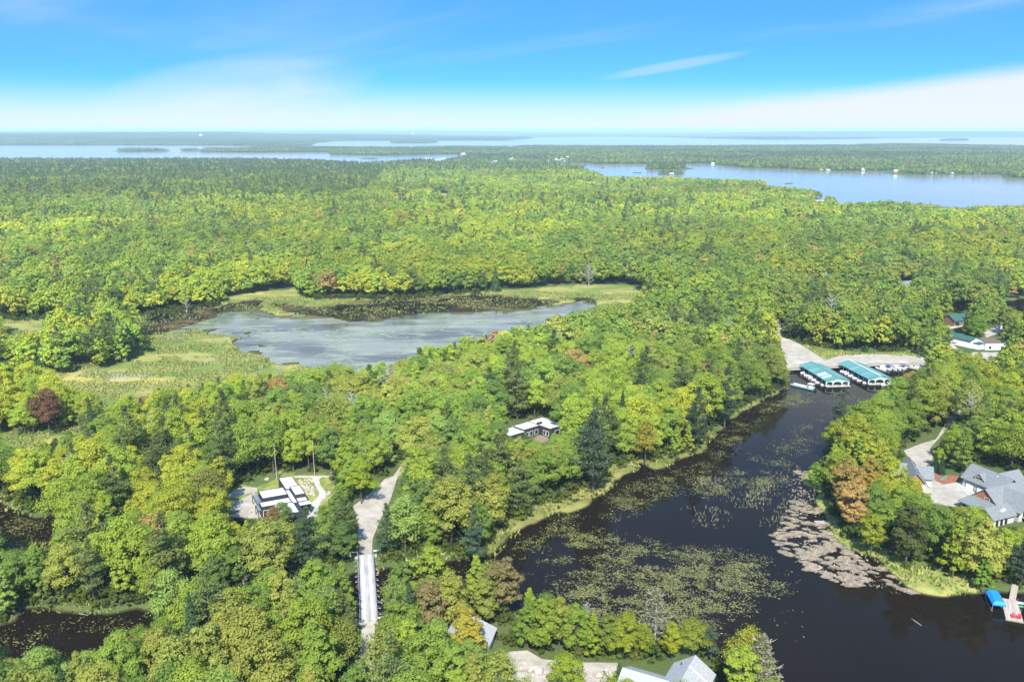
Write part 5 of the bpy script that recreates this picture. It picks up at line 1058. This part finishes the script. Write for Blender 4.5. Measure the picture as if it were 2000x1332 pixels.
tag(MB().tube((-1.0, -L + 1.6, .56), (-.2, L - 3.5, .62), .06).tube((-.2, L - 3.5, .62), (-.15, L - 2.6, .62), .12, .02).build('folded_umbrella', M_['white'], None, dk.location, dk.rotation_euler.z), 'folded white umbrella lying along the dock boards', 'umbrella')
bl_ = AT(1944, 1174, 1.2); bt = thing('boat_lift', (bl_.x, bl_.y, 0), dk.rotation_euler.z + .15, 'boat lift under a bright blue canopy beside the dock', 'boat lift'); hw, hl = 1.55, 3.3
MB().add([(-hw, -hl, 2.1), (hw, -hl, 2.1), (hw, hl, 2.1), (-hw, hl, 2.1), (-hw * .55, -hl + .5, 2.75), (hw * .55, -hl + .5, 2.75), (hw * .55, hl - .5, 2.75), (-hw * .55, hl - .5, 2.75), (-hw, -hl, 1.75), (hw, -hl, 1.75), (hw, hl, 1.75), (-hw, hl, 1.75)], [(4, 5, 6, 7), (0, 1, 5, 4), (1, 2, 6, 5), (2, 3, 7, 6), (3, 0, 4, 7), (8, 9, 1, 0), (9, 10, 2, 1), (10, 11, 3, 2), (11, 8, 0, 3)]).build('canopy', M_['canopy'], bt)
for x in (-1.4, 1.4):
    for y in (-2.9, 2.9): MB().tube((x, y, -1.6), (x, y, 1.9), .06).build('post', M_['steel'], bt)
MB().box(-1.4, 1.4, -2.95, -2.85, -.1, 0).box(-1.4, 1.4, 2.85, 2.95, -.1, 0).box(-1.45, -1.35, -3.2, 3.2, .02, .12).box(1.35, 1.45, -3.2, 3.2, .02, .12).build('cradle', M_['steel'], bt)
for i, (u, v) in enumerate(((1994, 1180), (1997, 1187))):
    p = at(u, v, 0); o = thing('paddle_board' if 0 else 'kayak', (p[0] + 1, p[1], .12), -1.75, ('white kayak with teal stripe floating beside the dock', 'teal kayak floating nearer the dock end')[i], 'kayak', 'kayaks beside the dock'); hull_mb(3.6, .8, .28).build('hull', M_['hull' if i == 0 else 'canoe'], o); MB().box(-.22, .22, -.7, .2, .285, .30).build('cockpit', M_['motor'], o)
p = at(1607, 1020, 0.3); o = thing('floating_ramp', (p[0], p[1], 0), -.05, 'short grey plank platform lying on the dead reeds', 'platform')
for i in range(9): inst('plank', MB().box(-.24, .24, -.9, .9, .34, .44).mesh('plank', M_['plank']) if i == 0 else bpy.data.meshes['plank.002'], o, (-2.1 + i * .52, 0, .012 * (i % 2)))
MB().box(-2.35, 2.35, -.8, -.65, .1, .338).box(-2.35, 2.35, .65, .8, .1, .338).build('frame', M_['timber'], o)
o = thing('canoe', AT(1843, 932, GZ + .45), 2.3, 'green upturned canoe lying on the red mulch bed', 'canoe'); o.rotation_euler = (math.pi, 0, 2.25)
v = []; f = []; st = (-.5, -.42, -.2, .0, .2, .42, .5)
for t in st:
    w = .48 * (1 - (abs(t) * 2) ** 2.2) + .02; v += [(-w, t * 5.2, .42 + .25 * (abs(t) * 2) ** 4), (-w * .8, t * 5.2, .12), (0, t * 5.2, .0), (w * .8, t * 5.2, .12), (w, t * 5.2, .42 + .25 * (abs(t) * 2) ** 4)]
for i in range(6): f += [(i * 5 + k, i * 5 + k + 1, i * 5 + 6 + k, i * 5 + 5 + k) for k in range(4)]
MB().add(v, f).build('hull', M_['canoe'], o); MB().box(-.4, .4, -.9, -.75, .36, .40).box(-.4, .4, .75, .9, .36, .40).build('thwart', M_['timber'], o)
o = thing('rowing_boat', AT(1232, 907, .35), .9, 'small white rowing boat pulled up on the lagoon bank', 'boat'); hull_mb(3.8, 1.4, .5).build('hull', M_['hull'], o); MB().box(-.5, .5, -.2, .1, .50, .54).box(-.5, .5, -1.3, -1.0, .50, .54).build('seat', M_['timber'], o)
# poles, boulders
for (u, v), h, lab in (((541, 938), 12.2, 'wooden utility pole behind the white roofs of the modern house'), ((615, 929), 12.5, 'wooden utility pole at the head of the curving garden path'), ((648, 963), 7.0, 'short dark utility pole beside the curving garden path')):
    o = thing('utility_pole', AT(u, v), .4, lab, 'utility pole', 'utility poles round the clearing'); MB().tube((0, 0, -.5), (-.25 if h > 8 else 0, 0, h), .13, .09, 8).build('pole', M_['plank' if h > 8 else 'timber'], o)
    MB().tube((-.25 if h > 8 else 0, 0, h), (-.25 if h > 8 else 0, 0, h + .22), .05).build('insulator', M_['white'], o)
for i, ((u, v), s, lab) in enumerate((((1028, 1303), 2.0, 'largest pointed boulder in the row on the gravel yard'), ((1037, 1306), 1.5, 'second boulder in the row on the gravel yard'), ((1047, 1307), 1.5, 'flat pale boulder third in the gravel yard row'), ((1053, 1311), 1.6, 'low dark-faced boulder at the end of the gravel yard row'), ((1190, 1314), 2.0, 'long flat boulder in the rubble strip of the gravel yard'), ((1170, 1318), 1.2, 'small boulder in the rubble strip of the gravel yard'))):
    tag(inst('boulder', rk[i % 5], None, AT(u, v, GZ + .35 * s), (.2 * i, .1, i * 1.3), (s * 1.5, s * 1.3, s * 1.6)), lab, 'boulder', 'boulders on the gravel yard')
m = MB(); rg = random.Random(5)
for i in range(420):
    u = rg.uniform(1030, 1212); v = 1313 + (1120 - u) * .02 + rg.gauss(0, 2.6) + (4 if u > 1110 else 0); q = at(u, v, GZ + .1); s = rg.uniform(.09, .28); m.blob(q, (s, s * .9, s * .7), i, .3, (5, 4))
tag(m.build('rubble', M_['rock']), 'strip of pale stone rubble across the gravel yard', kind='stuff')

# far shores: cottages, town, water towers
rg = random.Random(3)
def far_house(u, v, w, l, h, wall, roof, lab, grp, cat='house', z=GZ):
    q = at(u, v, GZ); o = thing('lakeside_cottage' if cat == 'house' else 'town_building', (q[0], q[1], z), rg.uniform(-.3, .3), lab, cat, grp)
    pent(MB(), -w / 2, w / 2, -l / 2, l / 2, -1, h * .6, h - .3).build('wall', M_[wall], o); gable(MB(), -w / 2 - .6, w / 2 + .6, -l / 2 - .6, l / 2 + .6, h * .6, h).build('roof', M_[roof], o)
for i, (u, v, w, h, wall, roof) in enumerate(((1524, 330, 16, 6, 'white', 'silver'), (1543, 331, 12, 5, 'siding', 'pale_roof'), (1604, 334, 14, 6, 'white', 'green_roof'), (1617, 335, 16, 5, 'white', 'pale_roof'), (1685, 335, 14, 9, 'white', 'white'), (1706, 334, 22, 8, 'siding', 'pale_roof'), (1749, 340, 12, 11, 'cedar', 'white'), (1814, 341, 18, 10, 'siding', 'bluegrey'), (1824, 341, 16, 8, 'white', 'silver'), (1858, 341, 16, 6, 'white', 'pale_roof'), (1901, 337, 18, 9, 'white', 'silver'), (1908, 340.5, 24, 6, 'white', 'pale_roof'), (1961, 341, 20, 10, 'white', 'white'), (1484, 328.5, 16, 6, 'white', 'silver'), (1392, 322, 14, 6, 'white', 'pale_roof'), (1312, 342, 16, 5, 'white', 'silver'), (1215, 321, 18, 5, 'cedar', 'silver'))):
    far_house(u, v - 1.7, w * .7, 8, h * .75, wall, roof, f'{ORD[i] if i < 13 else ORD[i]} pale cottage along the far lake shore, listed going {"outward" if i < 13 else "back"} from the narrows', 'cottages on the far lake shore')
TB = ((812, 316), (822, 317), (836, 313), (858, 314), (868, 313), (905, 302), (951, 302), (962, 320), (968, 318), (986, 324), (993, 314), (1003, 313.5), (1018, 311), (1037, 319), (1042, 317), (1050, 316), (1062, 328), (1072, 317), (1082, 314), (1088, 315), (1098, 313), (1106, 316), (1112, 309), (1120, 311), (1126, 307.5), (1129, 331), (1134, 342), (880, 323), (925, 320), (845, 320))
for i, (u, v) in enumerate(TB):
    far_house(u, v, rg.uniform(12, 30), rg.uniform(10, 16), rg.uniform(5, 8), rg.choice(['white', 'siding', 'siding', 'brick']), rg.choice(['silver', 'silver', 'pale_roof', 'trim', 'brown_roof']), f'pale town building {ORD[i % 20]} along the {"west" if i < 20 else "east"} half of the far village', 'buildings of the far village', 'building')
for (u, v, h) in ((393, 276.0, 38), (806, 270.5, 42)):
    q = at(u, v, GZ); o = thing('water_tower', (q[0], q[1], GZ + 20), 0, 'white water tower above the far left shore' if u < 500 else 'white water tower on the distant ridge beyond the island', 'water tower', 'far water towers'); MB().tube((0, 0, -20), (0, 0, h * .75), 4, 3, 10).build('column', M_['white'], o); MB().blob((0, 0, h), (16, 16, 12), 1, 0, (12, 8)).build('tank', M_['white'], o)

# ------------------------------------------------------------------ dead and bare trees
DM = {'bare_pine': dead_mb(1, 15, 4.2, 26, 4, .15).mesh('branches', GREYWOOD), 'bare_tree': dead_mb(2, 13, 4.0, 20, 5, .9).mesh('branches', GREYWOOD), 'bare_snag': dead_mb(3, 14, 3.0, 16, 4, .7).mesh('branches', GREYWOOD)}
rngd = np.random.default_rng(77); n = 1700; t = rngd.random(n); a = rngd.uniform(0, 6.28, n); r = (4.3 * (1.12 - t) * rngd.uniform(.5, 1.1, n)); Cc = np.stack([r * np.cos(a), r * np.sin(a), 3 + 11.5 * t], 1); Nn_ = rngd.normal(size=(n, 3)); Nn_[:, 2] += .8
SPARSE = crown_mesh('needles', *quads(Cc, Nn_, np.full(n, .3), rngd, .4))
for (u, v), k, h, nd, lab in (((1278, 1264), 'bare_pine', 14, 1, 'bleached half-dead pine at the lily-covered water edge'), ((1482, 1372), 'bare_pine', 15, 1, 'bleached half-dead pine in the bottom corner by the black water'), ((812, 1000), 'bare_tree', 10, 0, 'bare silvery tree beside the gravel road bend'), ((505, 1345), 'bare_snag', 13, 0, 'bare grey-topped tree in the bottom woods, taller of three'), ((432, 1362), 'bare_snag', 11, 0, 'bare grey tree in the bottom woods, middle of three'), ((378, 1362), 'bare_tree', 10, 0, 'bare twiggy tree in the bottom woods, outermost of three'),
      ((1708, 884), 'bare_tree', 9, 0, 'bare grey tree among pines behind the orange shore tree'), ((477, 1150), 'bare_tree', 7, 0, 'leafless brushy tree on the black channel bank'), ((365, 612), 'bare_snag', 10, 0, 'bare white birch at the far edge of the marsh'), ((550, 735), 'bare_tree', 8, 0, 'bare grey bush-like tree at the near end of the pond'), ((1145, 1220), 'bare_tree', 6, 0, 'fallen-looking bare shrub on the bank beside the lilies'), ((880, 745), 'bare_tree', 13, 0, 'bare grey tree standing among crowns near the pond')):
    o = thing('bare_tree', AT(u, v, GZ - .1), u % 6, lab, 'tree', 'bare and dying trees'); s = h / 14; o.scale = (s, s, s); inst('branches', DM[k], o)
    if nd: c = inst('needles', SPARSE, o); c['tint'] = [.30, .30, .16]
    else: c = inst('twigs', DM['bare_snag' if k != 'bare_snag' else 'bare_tree'], o, (0, 0, .3), (0, 0, 1.1), (.7, .7, .98))

for u, v, k, h, lab in ((150, 985, 'bare_tree', 13, 'bare grey crown among the trees beside the western pond'), (300, 905, 'bare_snag', 14, 'bare grey tree in the wood behind the gravel pad'), (640, 860, 'bare_tree', 15, 'bare silvery tree in the wood between the two flat-roofed houses'), (690, 855, 'bare_tree', 14, 'pale twiggy tree beyond the gravel road bend'), (880, 800, 'bare_snag', 15, 'bare grey tree behind the flat-roofed woodland house'), (760, 800, 'bare_tree', 15, 'bare grey tree in the wood this side of the pond'), (1085, 720, 'bare_tree', 15, 'bare grey tree on the wooded ridge right of the pond'), (1230, 760, 'bare_snag', 16, 'bare grey tree in the wood above the lagoon bank'), (1420, 690, 'bare_tree', 15, 'bare grey tree in the wood west of the marina lot'),
      (1620, 640, 'bare_tree', 16, 'large pale bare tree in the wood above the marina lot'), (1480, 660, 'bare_tree', 14, 'bare whitish tree beside the top of the marina track'), (1830, 590, 'bare_snag', 15, 'bare grey tree in the woods above the brick cottage'), (1150, 560, 'bare_tree', 14, 'bare tree on the wood edge beyond the marsh'), (1890, 860, 'bare_tree', 14, 'bare grey tree behind the big shingled house')):
    o = thing('bare_tree', AT(u, v, GZ - .1), u % 6, lab, 'tree', 'bare and dying trees'); s = (h + 4) / 14; o.scale = (s, s, s); inst('branches', DM[k], o); inst('twigs', DM['bare_pine'], o, (0, 0, .3), (0, 0, 1.1), (.6, .6, .98))

# ------------------------------------------------------------------ lilies, reeds, marsh grass
LIL = bpy.data.materials.new('lily_pads'); LIL.use_nodes = True
def lil_nodes(m, c1, c2, c3, rough):
    t = m.node_tree; b = t.nodes['Principled BSDF']; b.inputs['Roughness'].default_value = rough; b.inputs['Specular IOR Level'].default_value = .5; g = t.nodes.new('ShaderNodeNewGeometry'); r = t.nodes.new('ShaderNodeValToRGB'); t.links.new(g.outputs['Random Per Island'], r.inputs[0]); t.links.new(r.outputs[0], b.inputs['Base Color'])
    r.color_ramp.elements[0].color = (*c1, 1); r.color_ramp.elements[1].color = (*c2, 1); e = r.color_ramp.elements.new(.6); e.color = (*c3, 1)
lil_nodes(LIL, (.055, .058, .016), (.20, .19, .048), (.125, .125, .030), .5)
POND_L = bpy.data.materials.new('pond_pads'); POND_L.use_nodes = True; lil_nodes(POND_L, (.14, .19, .10), (.25, .29, .18), (.19, .24, .13), .3)
def pads(name, Xp, Yp, rad, m, label, rng, stretch=1.0):
    n = len(Xp); k = 7; a = np.arange(k) / k * 2 * np.pi * .92; th = rng.uniform(0, 6.283, n)[:, None] + a[None]
    jr = rad[:, None] * rng.uniform(.8, 1.1, (n, k)); z = np.repeat((.012 + rng.random(n) * .03)[:, None], k, 1) + rng.uniform(0, .03, (n, k))
    P = np.stack([Xp[:, None] + jr * np.cos(th) * stretch, Yp[:, None] + jr * np.sin(th), z], -1).reshape(-1, 3)
    return tag(inst(name, np_mesh(name, P, np.arange(n * k).reshape(n, k), m)), label, kind='stuff')
def fill(polys, step, dens, seed, sc, th, wmin=.6):
    rng = np.random.default_rng(seed); A_ = np.concatenate(polys); x0, y0 = A_.min(0); x1, y1 = A_.max(0); n = int((x1 - x0) * (y1 - y0) / step ** 2); Xq, Yq = rng.uniform(x0, x1, n), rng.uniform(y0, y1, n)
    k = np.zeros(n, bool)
    ed = np.full(n, 0.)
    for p in polys:
        ii = inside(p, Xq, Yq); k |= ii; ed[ii] = np.maximum(ed[ii], edge_dist(p, Xq[ii], Yq[ii]))
    k &= rng.random(n) < .12 + .88 * sstep(0, 9 if sc < 20 and wmin > .3 else .01, ed)
    nz = fbm(Xq, Yq, sc, seed, 4); k &= rng.random(n) < dens * sstep(th - .04, th + .26, nz); k &= rng.random(n) < .25 + .75 * sstep(.42, .58, fbm(Xq, Yq, 2.6, seed + 7, 2)); Xq, Yq = Xq[k], Yq[k]; sd = shore_sd(Xq, Yq); k = sd < -wmin; return Xq[k], Yq[k], rng
LZ = [([(1010,1090),(1060,1050),(1110,1020),(1200,1035),(1330,1060),(1430,1065),(1500,1085),(1560,1120),(1585,1150),(1500,1180),(1440,1230),(1400,1260),(1330,1265),(1250,1240),(1160,1232),(1090,1215),(1035,1190)], .24, .9, 7, .34),
      ([(985,1075),(1060,1014),(1150,985),(1250,930),(1340,900),(1400,900),(1380,940),(1290,985),(1200,1035),(1100,1050),(1020,1095)], .28, .9, 9, .38),
      ([(1330,920),(1420,880),(1520,890),(1590,905),(1575,935),(1500,960),(1420,985),(1340,985)], .28, .85, 9, .38),
      ([(1372,880),(1410,832),(1480,790),(1545,760),(1600,770),(1595,790),(1530,800),(1480,840),(1450,875),(1400,905)], .27, .95, 8, .34),
      ([(1590,762),(1660,762),(1735,775),(1720,790),(1640,785),(1600,790)], .32, .85, 8, .38), ([(1480,880),(1530,840),(1600,800),(1640,820),(1600,890),(1540,900)], .36, .55, 8, .40),
      ([(1500,1180),(1585,1140),(1640,1160),(1600,1230),(1540,1290),(1480,1270),(1440,1235)], .6, .3, 6, .50), ([(1640,1140),(1760,1160),(1900,1168),(1940,1190),(1880,1215),(1760,1180)], 1.2, .35, 6, .55), ([(1790,1200),(1870,1240),(1880,1260),(1800,1230)], 1.2, .5, 6, .5),
      ([(735,1120),(775,1108),(960,1100),(960,1180),(850,1192),(740,1195)], .32, .9, 7, .36), ([(-20,1225),(100,1198),(300,1200),(520,1170),(700,1125),(700,1195),(420,1225),(250,1270),(100,1305),(-20,1320)], .42, .7, 8, .40), ([(-60,965),(30,985),(110,1010),(110,1060),(-60,1085)], .34, .9, 8, .34)]
XX, YY = [], []
for i, (p, st, de, sc, th) in enumerate(LZ):
    a, b, rngp = fill([atp(p, 0)], st, de, 60 + i, sc, th); XX.append(a); YY.append(b)
XX, YY = np.concatenate(XX), np.concatenate(YY); pads('lily_pads', XX, YY, rngp.uniform(.08, .22, len(XX)) * (1 + .6 * (rngp.random(len(XX)) < .12)), LIL, 'yellow-green lily pads scattered over the black lagoon', rngp)
a, b, rngp = fill([atp([(470,640),(760,640),(1000,620),(1140,600),(1120,640),(960,690),(800,735),(650,735),(540,715),(460,680)], 0)], 1.25, .6, 91, 18, .47, 1.5)
pads('pond_lily_pads', a, b, rngp.uniform(.3, .9, len(a)), POND_L, 'pale green lily film over the near half of the pond', rngp, 2.2)
# upright blades
def blades(name, Xp, Yp, zp, h, w, m, label, rng, k=3, lean=.25, parent=None):
    n = len(Xp) * k; Xr, Yr, Zr = (np.repeat(np.asarray(q, float), k) for q in (Xp, Yp, zp)); hh = np.repeat(h, k) * rng.uniform(.6, 1.2, n); ww = np.repeat(w, k) * rng.uniform(.6, 1.2, n); th = rng.uniform(0, 6.283, n); lx, ly = rng.normal(size=(2, n)) * lean * hh
    ox, oy = rng.normal(size=(2, n)) * np.repeat(w, k) * .8; cx, cy = Xr + ox, Yr + oy; dx_, dy_ = np.cos(th) * ww, np.sin(th) * ww
    P = np.stack([np.stack([cx - dx_, cy - dy_, Zr], 1), np.stack([cx + dx_, cy + dy_, Zr], 1), np.stack([cx + lx + dx_ * .35, cy + ly + dy_ * .35, Zr + hh], 1), np.stack([cx + lx - dx_ * .35, cy + ly - dy_ * .35, Zr + hh], 1)], 1).reshape(-1, 3)
    me = np_mesh(name, P, np.arange(n * 4).reshape(n, 4), m)
    return me if label is None else tag(inst(name, me), label, kind='stuff')
def blade_mat(name, c1, c2, c3):
    m = bpy.data.materials.new(name); m.use_nodes = True; lil_nodes(m, c1, c2, c3, .9); m.node_tree.nodes['Principled BSDF'].inputs['Specular IOR Level'].default_value = .1; return m
BUL, STRAW, GRASS = blade_mat('bulrush', (.13, .14, .08), (.26, .24, .17), (.18, .19, .11)), blade_mat('dead_reed', (.14, .115, .085), (.36, .31, .245), (.25, .21, .16)), blade_mat('marsh_grass', (.09, .13, .03), (.28, .25, .08), (.15, .19, .05))
a, b, rngp = fill([atp(p, 0) for p in ([(1330,940),(1400,922),(1470,935),(1440,965),(1360,968)], [(1410,975),(1480,935),(1545,925),(1530,965),(1490,1000),(1440,1000)], [(1325,990),(1400,985),(1440,1010),(1410,1035),(1350,1030)], [(1490,1010),(1540,970),(1600,985),(1600,1030),(1520,1040)], [(1440,1030),(1500,1020),(1520,1045),(1460,1050)])], .55, .9, 33, 9, .40)
blades('bulrushes', a, b, np.full(len(a), -.1), np.full(len(a), .8), np.full(len(a), .07), BUL, 'grey-green bulrushes standing thinly in the lagoon', rngp)
Xg, Yg, rngp = candidates(185, 640, 1.35, 34, 12); sdg = shore_sd(Xg, Yg); k = (np.abs(sdg) < 7) & (np.hypot(Xg, Yg) < 340)
for p in MEADOW_W.values(): k |= inside(p, Xg, Yg)
for p in list(GRAVEL_W.values()) + KEEP[:6]: k &= ~inside(p, Xg, Yg)
k &= (sdg > -.5) & (fbm(Xg, Yg, 9, 71) > .40)
for p in MATS_W: k &= ~(inside(p, Xg, Yg) & (rngp.random(len(Xg)) < .75))
Xg, Yg, sdg = Xg[k], Yg[k], sdg[k]; sz = .45 + .7 * fbm(Xg, Yg, 14, 72)
blades('marsh_grass', Xg, Yg, np.clip(sdg * .5, 0, GZ) - .05, sz, np.full(len(Xg), .28), GRASS, 'tufted green and straw marsh grass', rngp, 3, .5)
# bed of dead reed mats, each lifted a little above the water with dark gaps between
rb = thing('reed_bed', AT(1590, 1060, 0), 0, 'bed of flattened straw-coloured dead reeds in cracked mats along the point', 'reed bed')
MATM = []
for i in range(7):
    rng = np.random.default_rng(600 + i); n = 420; a = rng.uniform(0, 6.283, n); r = np.sqrt(rng.random(n)); x, y = r * np.cos(a), r * np.sin(a); z = .10 + .22 * (1 - r ** 2)
    d = .35 + rng.normal(size=n) * .45; l = rng.uniform(.25, .75, n); w = .024; P = np.stack([np.stack([x - np.sin(d) * w, y + np.cos(d) * w, z], 1), np.stack([x + np.sin(d) * w, y - np.cos(d) * w, z], 1), np.stack([x + np.cos(d) * l + np.sin(d) * w, y + np.sin(d) * l - np.cos(d) * w, z + rng.uniform(-.05, .22, n)], 1), np.stack([x + np.cos(d) * l - np.sin(d) * w, y + np.sin(d) * l + np.cos(d) * w, z + rng.uniform(-.05, .22, n)], 1)], 1).reshape(-1, 3)
    MATM.append(np_mesh('reed_mat', P, np.arange(n * 4).reshape(n, 4), STRAW))
RP = atp([(1556,918),(1576,922),(1580,955),(1600,985),(1606,1012),(1618,1040),(1640,1064),(1668,1084),(1712,1102),(1742,1128),(1775,1156),(1740,1158),(1698,1146),(1645,1142),(1599,1124),(1549,1096),(1517,1070),(1506,1044),(1530,1030),(1545,990),(1533,955)], 0)
rng = np.random.default_rng(8); pts = []
for _ in range(9000):
    x, y = rng.uniform(RP[:, 0].min(), RP[:, 0].max()), rng.uniform(RP[:, 1].min(), RP[:, 1].max())
    if inside(RP, np.array([x]), np.array([y]))[0] and all(((x - a) / 3.1) ** 2 + ((y - b) / 1.7) ** 2 > 1 for a, b in pts): pts.append((x, y))
for i, (x, y) in enumerate(pts[:300]):
    s = rng.uniform(.6, 1.35)
    if fbm(np.array([x]), np.array([y]), 6, 44)[0] < .41: continue
    inst('reed_mat', MATM[i % 7], rb, (x - rb.location.x, y - rb.location.y, -.05 + rng.uniform(0, .06)), (0, 0, rng.uniform(-.75, .25)), (1.75 * s * rng.uniform(.8, 1.15), .92 * s * rng.uniform(.75, 1.2), .8))
a, b, rngp = fill([RP], .5, .3, 35, 8, .34, -3)
th_ = rngp.uniform(-.9, .3, len(a)); blades('loose_reeds', a, b, np.full(len(a), .02), rngp.uniform(.15, .5, len(a)), np.full(len(a), .16), STRAW, 'loose broken reeds fraying out round the reed bed', rngp, 3, 1.1)
a, b, rngp = fill([atp([(1500,930),(1560,905),(1590,960),(1620,1040),(1720,1100),(1790,1160),(1690,1165),(1590,1140),(1500,1090),(1480,1030)], 0)], .7, .4, 36, 6, .46, -1)
blades('reed_fringe', a, b, np.full(len(a), -.05), np.full(len(a), .55), np.full(len(a), .07), BUL, 'grey-green reed fringe thinning out round the dead reed bed', rngp, 3, .6)
# a few drowned logs
for (u, v), l, rz, lab in (((1790, 1215), 3.2, 1.9, 'pale drowned stick poking from the black water off the point'), ((1205, 1231), 6, -.1, 'grey fallen trunk along the lily-covered near shore'), ((160, 1200), 4, -.4, 'fallen grey log in the black western channel')):
    m = MB().tube((-l / 2, 0, .05), (l / 2, .1, .22), .10, .04, 6); m.tube((0, 0, .12), (.5, .6, .4), .04, .02, 4); tag(m.build('driftwood_log', GREYWOOD, None, AT(u, v, 0), rz), lab, 'log', 'drowned and fallen logs')
